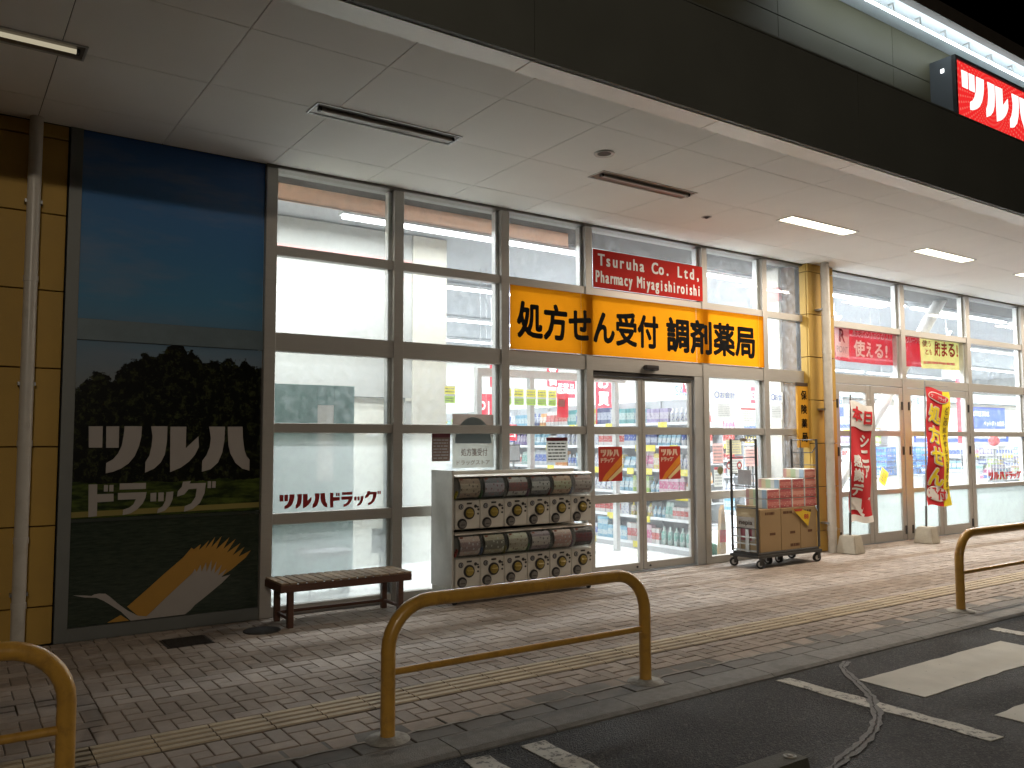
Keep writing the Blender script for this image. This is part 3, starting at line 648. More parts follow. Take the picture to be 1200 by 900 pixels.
wat = mth('LESS_THAN', Z, 0.925, nt); wv = N(nt, 'ShaderNodeMapRange', i_1=0.35, i_2=0.7); nt.links.new(tx(9, 8, (1, 1, 7), 0.7), wv.inputs[0])
c4 = mixc(wat, c3, mixc(wv.outputs[0], (0.012, 0.022, 0.016), (0.045, 0.062, 0.042)))
nt.links.new(c4, p.inputs['Base Color'])
for za, zb in ((0.102, 0.905), (0.935, 2.338), (2.513, TOP)): B(0.902, 2.374, 0.012, 0.02, za, zb).obj('picture_sheet', pm, mu)
B(0.902, 2.374, -0.006, 0.02, 2.342, 2.510).obj('cross_rail', mat('film_covered_rail', (0.13, 0.18, 0.21), 0.4, 0.1), mu)
B(0.902, 2.374, -0.002, 0.02, 0.908, 0.932).obj('lower_rail', mat('dark_green_rail', (0.02, 0.03, 0.022), 0.4), mu)
wl = mat('grey_white_letter_film', (0.36, 0.33, 0.31), 0.5, 0, 0.03)
logo(TSURUHA, S1, S1, 0.010, 0.003, wl, mu); logo(DRUG, S2, S2, 0.010, 0.003, wl, mu)
gold = [(1.183,0.111),(1.344,0.108),(1.471,0.127),(1.609,0.253),(1.822,0.441),(1.909,0.439),(1.996,0.425),(2.033,0.374),(2.144,0.442),(2.264,0.535)]
fe = [(2.306,0.592),(2.20,0.545),(2.25,0.625),(2.15,0.56),(2.215,0.66),(2.10,0.585),(2.175,0.70),(2.07,0.62),(2.12,0.715),(2.01,0.62),(2.055,0.73),(1.97,0.64),(2.0,0.725),(1.92,0.63),(1.95,0.70),(1.87,0.625),(1.885,0.675),(1.83,0.635),(1.81,0.65)]
gold2 = [(1.325,0.219),(1.465,0.337),(1.60,0.46),(1.746,0.576)]
b = MB(); b.prism([(1.183,0.111),(1.344,0.108),(1.28,0.16)], 0.007, 0.010)
b.prism([(1.406,0.14),(1.471,0.127),(1.609,0.253),(1.822,0.441),(1.909,0.439),(1.996,0.425),(2.033,0.374),(2.144,0.442),(2.264,0.535)]+fe+[(1.746,0.576),(1.60,0.455),(1.465,0.337),(1.325,0.219)], 0.007, 0.010)
b.obj('crane_wing', mat('gold_print', (0.42, 0.22, 0.03), 0.5, 0, 0.05), mu)
bird = [(0.936,0.349),(1.02,0.340),(1.065,0.332),(1.085,0.342),(1.121,0.345),(1.165,0.338),(1.198,0.311),(1.257,0.252),(1.331,0.188),(1.406,0.14),(1.471,0.127),(1.523,0.172),(1.609,0.253),(1.75,0.378),(1.822,0.441),
 (1.84,0.475),(1.855,0.445),(1.885,0.505),(1.895,0.445),(1.93,0.52),(1.935,0.44),(1.975,0.535),(1.972,0.435),(2.015,0.52),(2.00,0.42),(2.06,0.49),(2.03,0.40),(2.10,0.45),(2.06,0.385),(2.133,0.401),(2.063,0.336),(1.925,0.232),(1.846,0.176),(1.812,0.139),(1.768,0.109),(1.354,0.107),(1.279,0.188),(1.20,0.25),(1.153,0.285),(1.10,0.315),(1.02,0.325)]
MB().prism(bird, 0.003, 0.0066).obj('crane', wl, mu)

# ------------------------------------------------------------------ glazing
def vpost(b, x0, x1, z0=0.0, z1=TOP-0.03, mi=0): b.box(x0, x1, -0.03, 0.10, z0, z1, mi)
def glazing(name, label, posts, bays, loc=(0, 0, 0)):
    """posts: list of (x0,x1); bays: dict of x0,x1, rails [(z0,z1)], bottom"""
    t = thing(name, label, 'window', loc)
    for a, c in posts: MB().box(a, c, -0.03, 0.10, 0, TOP-0.03, 0, 0.004).obj('mullion', alu, t)
    B(posts[0][0], posts[-1][1], -0.035, 0.10, TOP-0.029, TOP-0.002).obj('head_rail', alud, t)
    return t
def bay(t, x0, x1, rails, panes, fr=(), inner=True):
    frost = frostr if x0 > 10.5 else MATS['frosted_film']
    for za, zb in rails: MB().box(x0+0.001, x1-0.001, -0.018, 0.07, za, zb, 0, 0.003).obj('rail', alu, t)
    for k, (za, zb) in enumerate(panes):
        g = B(x0+0.001, x1-0.001, 0.018, 0.024, za+0.001, zb-0.001).obj('pane', glass, t)
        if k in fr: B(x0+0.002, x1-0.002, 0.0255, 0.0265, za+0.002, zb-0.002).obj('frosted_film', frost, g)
        # pale inner bead around the pane
    b = MB(); b.box(x0+0.001, x0+0.018, 0.03, 0.07, 0.1, TOP-0.04).box(x1-0.04, x1-0.001, 0.03, 0.099, 0.1, TOP-0.04); b.obj('inner_jamb', alul, t)
RL = [(0.0, 0.09), (0.80, 0.898), (1.612, 1.70), (2.342, 2.512), (3.212, 3.30)]
PN = [(0.09, 0.80), (0.898, 1.612), (1.70, 2.342), (2.512, 3.212), (3.30, 4.0)]
gl = glazing('shopfront_window', 'tall aluminium shopfront glazing from the wall picture to the yellow column', [(2.378, 2.482), (3.648, 3.753), (4.91, 5.013), (6.07, 6.169), (7.985, 8.085), (9.165, 9.264), (10.08, 10.19)], None)
bay(gl, 2.482, 3.648, RL, PN, (0, 1)); bay(gl, 3.753, 4.91, RL, PN, (0, 1)); bay(gl, 5.013, 6.07, RL, PN, (0,))
bay(gl, 6.169, 7.985, RL[3:], PN[3:]); bay(gl, 8.085, 9.165, RL, PN); bay(gl, 9.264, 10.08, RL, PN)
gr = glazing('shopfront_window', 'tall aluminium shopfront glazing to the right of the yellow column, behind the banners', [(10.62, 10.74), (12.50, 12.62), (14.52, 14.64), (16.50, 16.62), (18.50, 18.62), (20.5, 20.62), (22.5, 22.62), (24.5, 24.62), (26.5, 26.62)], None)
RR = [(0.0, 0.06), (0.72, 0.79), (1.60, 1.685), (2.37, 2.51), (3.20, 3.295)]
PR = [(0.06, 0.72), (0.79, 1.60), (1.685, 2.37), (2.51, 3.20), (3.295, 4.0)]
for a, c in ((10.74, 12.50), (12.62, 14.52)): bay(gr, a, c, RR[3:], PR[3:])
for a in (14.64, 16.62, 18.62, 20.62, 22.62, 24.62): bay(gr, a, a+1.86 if a > 14.65 else 16.50, RR, PR, (0,))
# entrance sliding doors
for k, (a, c, lab) in enumerate(((6.175, 6.965, 'left leaf of the glass sliding entrance doors'), (6.975, 7.83, 'right leaf of the glass sliding entrance doors'))):
    t = thing('sliding_door', lab, 'door', (a, 0.03, 0.02), 'sliding entrance doors'); w = c-a
    st = 0.055
    B(0, st, 0, 0.045, 0, 2.27, 0.003).obj('stile', alu, t); B(w-st, w, 0, 0.045, 0, 2.27, 0.003).obj('stile', alu, t)
    for za, zb in ((0.0, 0.085), (0.80, 0.898), (1.592, 1.68), (2.235, 2.27)): B(st+0.001, w-st-0.001, 0.002, 0.043, za, zb).obj('door_rail', alu, t)
    for za, zb in ((0.086, 0.799), (0.899, 1.591), (1.681, 2.234)): B(st+0.001, w-st-0.001, 0.018, 0.024, za, zb).obj('pane', glass, t)
    MB().disc((w-0.1 if k == 0 else 0.1, 0.0, 0.04), 0.012, 0.008).obj('lock', blackp, t)
t = thing('door_jamb', 'pale metal jamb and dark head rail around the sliding entrance doors', 'door frame', (0, 0, 0))
B(7.84, 7.984, -0.012, 0.12, 0.0, 2.34).obj('jamb', alul, t); B(6.17, 7.839, 0.0, 0.10, 2.295, 2.341).obj('head', mat('dark_bronze', (0.05, 0.045, 0.04), 0.4, 0.4), t)
B(6.17, 7.984, -0.03, 0.14, 0.0, 0.012).obj('threshold', steel, t)
t = thing('door_sensor', 'small dark motion sensor above the entrance doors', 'sensor', (7.06, -0.05, 2.41))
MB().box(-0.11, 0.11, -0.03, 0.03, -0.03, 0.03, 0, 0.012).obj('housing', blackp, t); B(-0.09, 0.09, -0.034, -0.031, -0.022, -0.004).obj('lens', mat('dark_lens', (0.05, 0.04, 0.04), 0.1), t)
# hinged doors on the right
def hdoor(x0, x1, lab, side):
    t = thing('swing_door', lab, 'door', (x0, 0.0, 0.012), 'hinged glass doors'); w = x1-x0; st = 0.10
    for a in (0, w-st): B(a, a+st, -0.02, 0.03, 0, 2.35, 0.003).obj('stile', alu, t)
    for za, zb in ((0.0, 0.14), (0.71, 0.78), (1.59, 1.67), (2.24, 2.35)): B(st+0.001, w-st-0.001, -0.016, 0.026, za, zb).obj('door_rail', alu, t)
    for za, zb in ((0.141, 0.709), (0.781, 1.589), (1.671, 2.239)):
        g = B(st+0.001, w-st-0.001, 0.002, 0.008, za, zb).obj('pane', glass, t)
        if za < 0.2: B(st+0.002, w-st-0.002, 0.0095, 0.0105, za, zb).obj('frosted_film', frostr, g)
    hx = w-0.03 if side > 0 else 0.03
    for z in (0.08, 1.30, 2.0): B(hx-0.022, hx+0.022, -0.032, -0.021, z, z+0.13, 0.003).obj('hinge', blackp, t)
hdoor(10.745, 11.615, 'hinged glass door behind the red banner, nearest the column', -1)
hdoor(11.625, 12.495, 'hinged glass door right of the red banner, with a yellow paper inside', 1)
hdoor(12.625, 13.565, 'hinged glass door behind the red and yellow banner', -1)
hdoor(13.575, 14.515, 'hinged glass door right of the red and yellow banner', 1)

# ------------------------------------------------------------------ signs on the glass
def sheet(x0, x1, z0, z1, y, m, parent, name='sheet', th=0.003): return B(x0, x1, y-th, y, z0, z1).obj(name, m, parent)
t = thing('name_sign', 'red sign with white English lettering above the entrance', 'sign', (0, 0, 0))
sheet(6.172, 7.983, 3.302, 3.745, -0.036, mat('red_sign_sheet', (0.50, 0.018, 0.012), 0.65, 0, 0.04, spec=0.12), t, 'panel', 0.006)
letters('Tsuruha Co. Ltd,', 6.24, 7.95, 3.565, 0.135, -0.0435, whiteprint, t, 0.85, 0.03); letters('Pharmacy Miyagishiroishi', 6.20, 7.95, 3.365, 0.135, -0.0435, whiteprint, t, 0.62, 0.028)
t = thing('pharmacy_sign', 'long yellow sign with black Japanese lettering over the entrance', 'sign', (0, 0, 0))
ysm = filmm('yellow_sign_film', (0.56, 0.195, 0.006), 0.5, 0.0, 0.05)
for k, (a, c) in enumerate(((5.014, 5.99), (5.993, 7.86), (7.863, 9.06), (9.063, 9.163))): sheet(a, c, 2.516, 3.209, -0.034, ysm, t, 'panel', 0.0015)
text('処方せん受付', 5.10, 7.20, 2.64, 3.05, -0.0365, blackprint, t, 0.035); text('調剤薬局', 7.33, 8.98, 2.62, 3.06, -0.0365, blackprint, t, 0.035)
t = thing('hanging_sign', 'narrow vertical orange sign with black characters beside the yellow column', 'sign', (9.80, -0.075, 1.44))
B(0, 0.262, 0, 0.03, 0, 0.85).obj('panel', mat('orange_sign_sheet', (0.55, 0.27, 0.02), 0.45, 0, 0.05), t); B(-0.003, 0.265, -0.003, 0.033, 0.851, 0.90).obj('hanger', mat('brown_bracket', (0.06, 0.035, 0.02), 0.5), t)
for k, ch in enumerate('保険薬局'): text(ch, 0.07, 0.20, 0.66-0.195*k, 0.79-0.195*k, -0.0015, blackprint, t, 0.03)
logo(TSURUHA, S1, (2.555, 3.005, 0.935, 1.065), 0.0165, 0.0015, redprint, None, 'glass_lettering', label='small dark red brand lettering on the frosted left window', cat='lettering') if False else None
t = thing('glass_lettering', 'small dark red brand lettering on the frosted left window', 'lettering', (0, 0, 0))
lr = mat('dark_red_film', (0.30, 0.012, 0.012), 0.5)
logo(TSURUHA, S1, (2.555, 3.005, 0.93, 1.062), 0.0165, 0.0015, lr, t); logo(DRUG, S2, (3.03, 3.545, 0.925, 1.066), 0.0165, 0.0015, lr, t)
# posters on the sliding doors
def crane_poster(x, lab):
    t = thing('door_poster', lab, 'poster', (x, 0.028, 1.07), 'red posters on the sliding doors')
    B(0, 0.36, 0, 0.003, 0, 0.40).obj('sheet', mat('poster_red', (0.50, 0.045, 0.03), 0.4, 0, 0.06), t)
    b = MB(); b.prism([(0.10, 0.0), (0.36, 0.20), (0.36, 0.30), (0.10, 0.08), (0.04, 0.0)], -0.0015, -0.0002); b.obj('swoosh', mat('poster_orange', (0.70, 0.25, 0.03), 0.4), t)
    b = MB(); b.prism([(0.17, 0.0), (0.36, 0.12), (0.36, 0.185), (0.14, 0.02)], -0.0035, -0.0018); b.obj('swoosh', mat('poster_cream', (0.75, 0.60, 0.30), 0.4), t)
    cr_ = mat('poster_cream_letters', (0.75, 0.55, 0.42), 0.5)
    logo(TSURUHA, S1, (0.03, 0.31, 0.285, 0.365), -0.001, 0.001, cr_, t); logo(DRUG, S2, (0.03, 0.24, 0.215, 0.27), -0.001, 0.001, cr_, t)
crane_poster(6.285, 'red brand poster on the left sliding door leaf'); crane_poster(7.245, 'red brand poster on the right sliding door leaf')
# paper notices
def lines(b, x0, x1, z0, z1, n, y, seed, mi=0, h=0.4):
    rr_ = random.Random(seed); st = (z1-z0)/n
    for i in range(n):
        x = x0; zc = z0+(i+0.5)*st
        while x < x1-0.01:
            w = rr_.uniform(0.01, 0.05)*1.2; xe = min(x+w, x1-0.005); b.prism([(x, zc-st*h/2), (xe, zc-st*h/2), (xe, zc+st*h/2), (x, zc+st*h/2)], y-0.0008, y, mi); x = xe+rr_.uniform(0.004, 0.012)
def notice(x0, x1, z0, z1, y, lab, paper, ink, seed, n=6, cat='notice', head=None, parts=None, group=None):
    t = thing('paper_notice', lab, cat, (x0, y, z0), group); w, h = x1-x0, z1-z0
    B(0, w, 0, 0.002, 0, h).obj('sheet', paper, t)
    b = MB(); top = h*0.92
    if head: B(0, w, -0.0015, -0.0003, h*0.86, h).obj('heading', head, t); top = h*0.82
    lines(b, w*0.08, w*0.92, h*0.06, top, n, -0.0005, seed); b.obj('print', ink, t); return t
pap = filmm('white_paper', (0.62, 0.62, 0.61), 0.4, 0, 0.03)
notice(5.54, 5.835, 1.30, 1.575, 0.032, 'framed price notice with dark red heading on the third window', filmm('grey_paper', (0.50, 0.48, 0.44), 0.3), blackprint, 3, 6, head=mat('maroon_print', (0.22, 0.02, 0.025), 0.5))
notice(4.10, 4.31, 1.334, 1.612, 0.0165, 'small dark brown notice stuck on the second frosted window', mat('brown_paper', (0.19, 0.13, 0.11), 0.6), greyprint, 5, 7, head=mat('wine_print', (0.13, 0.03, 0.04), 0.5))
t = thing('arched_reflection', 'faded grey poster with an arched top picture on the second window', 'poster', (4.336, 0.0165, 1.263))  # a reflection in the glass, painted as lettered sheets
B(0, 0.50, 0, 0.0015, 0, 0.345).obj('sheet', filmm('reflection_grey', (0.42, 0.42, 0.38), 0.5), t); B(0, 0.50, 0, 0.0015, 0.346, 0.55).obj('top_sheet', filmm('reflection_brown', (0.22, 0.17, 0.14), 0.5), t)
MB().prism([(0.25+0.22*math.cos(a), 0.25+0.27*math.sin(a)) for a in [math.pi*i/16 for i in range(17)]], -0.0025, -0.0005).obj('arch', filmm('reflection_blue', (0.30, 0.36, 0.38), 0.5), t)
text('処方箋受付', 0.10, 0.42, 0.12, 0.20, -0.003, MATS['brown_paper'], t, 0.01); text('ドラッグストア', 0.05, 0.45, 0.03, 0.08, -0.003, MATS['brown_paper'], t, 0.01)
yg = ['leftmost, seen in the second window', 'first in the third window', 'second in the third window', 'third in the third window', 'fourth in the third window', 'last before the red card']
ya = filmm('yellow_flyer', (0.75, 0.68, 0.12), 0.5); yb_ = filmm('green_flyer', (0.45, 0.62, 0.15), 0.5)
for k, (a, c) in enumerate(((4.263, 4.398), (5.036, 5.10), (5.125, 5.262), (5.285, 5.425), (5.435, 5.57), (5.585, 5.705))):
    t = thing('flyer', 'yellow and green flyer behind the glass, '+yg[k], 'flyer', (a, 0.06, 1.915), 'yellow and green flyers in a row')
    w = c-a; B(0, w, 0, 0.002, 0.0805, 0.0995).obj('middle_band', pap, t); B(0, w, 0, 0.002, 0.1805, 0.19).obj('top_band', pap, t)
    B(0.006, w-0.006, -0.0015, 0, 0.10, 0.18).obj('yellow_half', ya, t); B(0.006, w-0.006, -0.0015, 0, 0.01, 0.08).obj('green_half', yb_, t)
    b = MB(); lines(b, 0.012, w-0.012, 0.02, 0.07, 2, -0.002, k); lines(b, 0.012, w-0.012, 0.11, 0.17, 2, -0.002, k+9); b.obj('print', greyprint, t)
t = thing('red_card', 'red card with a white square behind the third window', 'card', (5.72, 0.07, 1.80)); B(0, 0.16, 0, 0.003, 0, 0.27).obj('sheet', filmm('red_card_paper', (0.75, 0.05, 0.07), 0.4), t); B(0.02, 0.11, -0.002, -0.0003, 0.12, 0.2).obj('square', pap, t)
def cash_sign(x, lab, pt=0):
    t = thing('checkout_sign', lab, 'sign', (x, 0.05, 1.83), 'checkout direction papers on the glass')
    B(0, 0.44 if pt == 0 else 0.28, 0, 0.002, 0.225, 0.375).obj('sheet', pap, t)
    MB().lathe([(0.032, 0), (0.045, 0.001)], n=20).obj('ring', blueprint, t, (0.07, -0.002, 0.30)).rotation_euler = (R(90), 0, 0)
    if pt == 0: text('お会計', 0.13, 0.42, 0.255, 0.345, -0.001, blueprint, t, 0.01)
    else: text('お会', 0.11, 0.26, 0.255, 0.345, -0.001, blueprint, t, 0.01)
    B(0.06 if pt == 0 else 0.0, 0.35 if pt == 0 else 0.27, 0, 0.002, 0.0, 0.205).obj('lower_sheet', pap, t)
    b = MB(); lines(b, 0.09 if pt == 0 else 0.03, 0.32 if pt == 0 else 0.24, 0.02, 0.19, 7, -0.0005, 4); b.obj('print', greyprint, t)
cash_sign(8.24, 'white papers with a blue ring and Japanese words, left of the two pairs'); cash_sign(9.36, 'white papers with a blue ring and Japanese words, right of the two pairs', 1)
# mixed notices low on the window behind the cart
cols = [((0.75, 0.45, 0.42), 'pink'), ((0.72, 0.72, 0.68), 'white'), ((0.35, 0.33, 0.18), 'olive'), ((0.62, 0.55, 0.35), 'tan')]
k = 0
for (x0, x1, z0, z1, c, lab) in ((8.20, 8.40, 1.25, 1.50, 0, 'pink patterned notice on the window left of the cart frame'), (8.22, 8.38, 0.95, 1.2, 1, 'white notice low on the window left of the cart frame'), (8.45, 8.75, 1.36, 1.55, 3, 'tan notice high on the window behind the cart frame'),
        (8.47, 8.78, 1.10, 1.33, 1, 'white notice with print on the window behind the cart frame'), (8.82, 9.08, 1.2, 1.45, 0, 'pink notice on the window right of the cart frame'), (8.75, 9.05, 1.78, 1.97, 1, 'white notice with a red and blue heading beside the checkout paper')):
    notice(x0, x1, z0, z1, 0.04, lab, filmm('notice_paper_'+cols[c][1], cols[c][0], 0.45), greyprint, 20+k, 5, head=filmm('notice_head_red', (0.6, 0.08, 0.08), 0.4) if k % 2 else None); k += 1
t = thing('round_sticker', 'round olive sticker on the window left of the cart frame', 'sticker', (8.33, 0.035, 1.16)); MB().disc((0, 0, 0), 0.055, 0.002).obj('disc', MATS.get('notice_paper_olive') or filmm('notice_paper_olive', cols[2][0], 0.4), t)
for k, x in enumerate((8.50, 8.70)):
    t = thing('round_sticker', ('left' if k == 0 else 'right')+' of two red ring stickers on the window behind the cart frame', 'sticker', (x, 0.035, 1.215)); b = MB()
    b.lathe([(0.03, 0), (0.05, 0.001)], n=20); b.obj('ring', redprint, t).rotation_euler = (R(90), 0, 0)
t = thing('glass_lettering', 'red brand lettering on the glass at the far right', 'lettering', (0, 0, 0))
logo(TSURUHA, S1, (15.15, 15.72, 0.84, 0.98), 0.0165, 0.0015, redprint, t); logo(DRUG, S2, (15.76, 16.35, 0.84, 0.98), 0.0165, 0.0015, redprint, t)
t = thing('taped_paper', 'tilted yellow paper on the inner side of the hinged door', 'notice', (11.98, 0.03, 0.98)); o = B(-0.10, 0.10, 0, 0.002, -0.12, 0.12).obj('sheet', filmm('yellow_note', (0.85, 0.65, 0.05), 0.4), t); o.rotation_euler = (0, R(28), 0)
b = MB(); lines(b, -0.07, 0.07, -0.08, 0.08, 4, -0.001, 77); b.obj('print', greyprint, t).rotation_euler = (0, R(28), 0)

# point banner behind the right-hand glass
t = thing('cloth_banner', 'wide red and pale yellow point-card banner hanging behind the upper right windows', 'banner', (0, 0, 0))
def wav(P): return Vector((P.x, P.y+0.012*math.sin(P.x*9)+0.008*math.sin(P.x*21+P.z*5), P.z-0.02*math.sin((P.x-10.8)*1.3)))
def cloth(x0, x1, z0, z1, y, m, fn, parent, name='cloth', nx=40, nz=8):
    v = [fn(Vector((x0+(x1-x0)*i/nx, y, z0+(z1-z0)*j/nz))) for j in range(nz+1) for i in range(nx+1)]
    f = [(j*(nx+1)+i, j*(nx+1)+i+1, (j+1)*(nx+1)+i+1, (j+1)*(nx+1)+i) for j in range(nz) for i in range(nx)]
    b = MB(); b.add(v, f, 0, True); return b.obj(name, m, parent)
redc = filmm('red_cloth', (0.30, 0.010, 0.018), 0.4, 0.02, 0.06); yelc = filmm('pale_yellow_cloth', (0.44, 0.39, 0.14), 0.4, 0, 0.04); whc = filmm('white_cloth', (0.92, 0.90, 0.88), 0.7, 0, 0.03)
cloth(10.93, 13.36, 2.74, 3.30, 0.14, redc, wav, t, 'red_part'); cloth(13.362, 14.55, 2.72, 3.27, 0.14, yelc, wav, t, 'yellow_part')
cloth(11.0, 11.38, 2.80, 3.25, 0.137, whc, wav, t, 'white_square', 6, 4)
text('R', 11.09, 11.27, 3.02, 3.22, 0.134, redc, t, 0.02, fn=wav); text('POINT', 11.04, 11.35, 2.86, 2.96, 0.134, MATS['grey_print'], t, 0.01, fn=wav)
text('楽天ポイントがつかえる', 11.45, 12.48, 3.13, 3.25, 0.134, whc, t, 0.02, fn=wav); text('使える!', 11.47, 12.35, 2.83, 3.09, 0.134, whc, t, 0.03, fn=wav)
text('ツルハグループで', 12.66, 13.33, 3.12, 3.22, 0.134, whc, t, 0.02, fn=wav)
text('貯まる!', 13.75, 14.48, 2.93, 3.20, 0.134, redc, t, 0.03, fn=wav); text('使う', 13.42, 13.66, 3.08, 3.19, 0.134, redc, t, 0.02, fn=wav); text('とも', 13.50, 13.68, 2.95, 3.05, 0.134, redc, t, 0.02, fn=wav)
b = MB(); v0 = len(b.v); lines(b, 13.45, 14.4, 2.77, 2.87, 1, 0.133, 9); o = b.obj('print', MATS['notice_head_red'] if 'notice_head_red' in MATS else redprint, t)
for vv in o.data.vertices: vv.co = wav(vv.co)
for k, x in enumerate((11.2, 11.7, 12.2, 12.9, 13.4, 13.9, 14.4)): MB().cyl((x, 0.14, 3.28), (x, 0.14, 3.42), 0.004, n=6).obj('hook', steel, t)

# nobori banners
def nobori(px, py, base, x0, w, z0, z1, y, lab, kind):
    t = thing('banner_flag', lab, 'banner', (0, 0, 0))
    b = MB(); b.cyl((px, py, 0.2), (px+0.10, py, z1+0.08), 0.011, n=8); b.obj('pole', mat('flag_pole', (0.30, 0.30, 0.30), 0.3, 0.5), t)
    MB().cyl((px+0.09, py, z1+0.02), (x0+w, y, z1+0.02), 0.006, n=6).obj('cross_arm', MATS['flag_pole'], t)
    MB().cyl((px-0.004, py, 0.2), (px+0.012, py, 0.55), 0.017, n=8).obj('pole_sleeve', mat('dark_sleeve', (0.12, 0.12, 0.12), 0.4, 0.4), t)
    def fn(P):
        u = (P.z-z0)/(z1-z0); s = (P.x-x0)/w
        return Vector((P.x-0.03*(1-u)-0.025*s*(1-u)*math.sin(u*3+1), P.y+(1-u*0.6)*0.028*math.sin(s*5+u*7)+0.02*math.sin(u*12), P.z-0.05*s*(0.5+u)+0.015*math.sin(s*7)))
    rm = mat('flag_red', (0.62, 0.02, 0.03), 0.7, 0, 0.08, 5); wm = mat('flag_white', (0.80, 0.77, 0.74), 0.7); ym = mat('flag_yellow', (0.88, 0.70, 0.02), 0.7); bk = mat('flag_dark', (0.10, 0.03, 0.02), 0.7)
    e = 0.007
    if kind == 0:
        cloth(x0, x0+w, z0, z1, y, rm, fn, t, 'cloth', 14, 40)
        cloth(x0, x0+w, z1-0.36, z1, y-e, wm, fn, t, 'white_top', 14, 8); cloth(x0, x0+w, z0, z0+0.09, y-e, wm, fn, t, 'white_hem', 14, 4)
        text('本日', x0+0.03, x0+w-0.03, z1-0.28, z1-0.07, y-2*e, rm, t, 0.04, fn=fn)
        for k, ch in enumerate('シニア'): text(ch, x0+w*0.55, x0+w*0.92, z1-0.60-0.22*k, z1-0.42-0.22*k, y-e, wm, t, 0.035, fn=fn)
        for k, ch in enumerate('感謝デー'): text(ch, x0+w*0.08, x0+w*0.50, z1-0.92-0.20*k, z1-0.74-0.20*k, y-e, wm, t, 0.035, fn=fn)
        P = [(x0+0.02, z0+0.30), (x0+0.05, z0+0.31), (x0+w*0.55, z0+0.18), (x0+w*0.85, z0+0.36), (x0+w*0.95, z0+0.34), (x0+w*0.6, z0+0.08), (x0+w*0.5, z0+0.10)]
        b = MB(); b.add([fn(Vector((q[0], y-e, q[1]))) for q in P], [list(range(len(P)))]); b.obj('tick_mark', wm, t)
    else:
        cloth(x0, x0+w*0.68, z0, z1, y, rm, fn, t, 'red_cloth', 10, 40); cloth(x0+w*0.68, x0+w, z0, z1, y, ym, fn, t, 'yellow_cloth', 6, 40)
        cl_ = [(x0+w*0.5+w*0.42*math.cos(a), z1-0.13+0.075*math.sin(a)) for a in [2*math.pi*i/20 for i in range(20)]]
        b = MB(); b.add([fn(Vector((q[0], y-e, q[1]))) for q in cl_], [list(range(20))]); b.obj('oval', wm, t)
        cl_ = [(x0+w*0.5+w*0.39*math.cos(a), z1-0.13+0.062*math.sin(a)) for a in [2*math.pi*i/20 for i in range(20)]]
        b = MB(); b.add([fn(Vector((q[0], y-1.5*e, q[1]))) for q in cl_], [list(range(20))]); b.obj('oval', rm, t)
        text('ツルハドラッグ', x0+w*0.2, x0+w*0.8, z1-0.16, z1-0.10, y-2*e, wm, t, 0.03, fn=fn)
        for k, ch in enumerate('処方せん'):
            a, c = x0+w*0.08, x0+w*0.66; zt = z1-0.25-0.325*k
            text(ch, a, c, zt-0.30, zt, y-e, wm, t, 0.075, fn=fn); text(ch, a+0.02, c-0.02, zt-0.285, zt-0.015, y-2*e, ym, t, 0.035, fn=fn)
        cl_ = [(x0+w*0.44+w*0.40*math.cos(a), z0+0.18+0.125*math.sin(a)*(1 if abs(math.sin(a)) < 0.7 else 0.92)) for a in [2*math.pi*i/24 for i in range(24)]]
        b = MB(); b.add([fn(Vector((q[0], y-e, q[1]))) for q in cl_], [list(range(24))]); b.obj('white_patch', wm, t)
        text('受付', x0+w*0.12, x0+w*0.76, z0+0.09, z0+0.27, y-2*e, rm, t, 0.035, fn=fn)
        for k, ch in enumerate('どこの処方せんでも承ります'): text(ch, x0+w*0.79, x0+w*0.93, z1-0.33-0.108*k, z1-0.24-0.108*k, y-e, bk, t, 0.015, fn=fn)
nobori(10.36, -0.45, None, 10.43, 0.50, 0.42, 2.09, -0.45, 'red banner flag with white vertical Japanese characters on a pole by the downpipe', 0)
nobori(12.33, -0.42, None, 12.47, 0.66, 0.55, 2.36, -0.40, 'red and yellow banner flag with big yellow Japanese characters in front of the hinged doors', 1)
def block(x, y, lab, s=1.0):
    b = MB(); a, c, h = 0.145*s, 0.105*s, 0.245*s
    v = [(-a, -a, 0), (a, -a, 0), (a, a, 0), (-a, a, 0), (-c, -c, h), (c, -c, h), (c, c, h), (-c, c, h)]
    bm = bmesh.new(); vs = [bm.verts.new(q) for q in v]
    for f in ((3, 2, 1, 0), (4, 5, 6, 7), (0, 1, 5, 4), (1, 2, 6, 5), (2, 3, 7, 6), (3, 0, 4, 7)): bm.faces.new([vs[i] for i in f])
    bmesh.ops.bevel(bm, geom=list(bm.edges), offset=0.012, segments=2, affect='EDGES'); me = D.meshes.new('banner_block'); bm.to_mesh(me); bm.free(); me.materials.append(mat('cast_concrete', (0.42, 0.38, 0.31), 0.85, 0, 0.1, 14, 0.4, 90, dirt=((0.25, 0.22, 0.18), 6.0, 0.6)))
    link('banner_block', me, None, (x, y, 0.0), lab, 'weight block', 'concrete banner blocks', rz=R(8))
block(10.37, -0.44, 'concrete block holding the red banner pole beside the downpipe'); block(12.33, -0.42, 'concrete block holding the red and yellow banner pole')

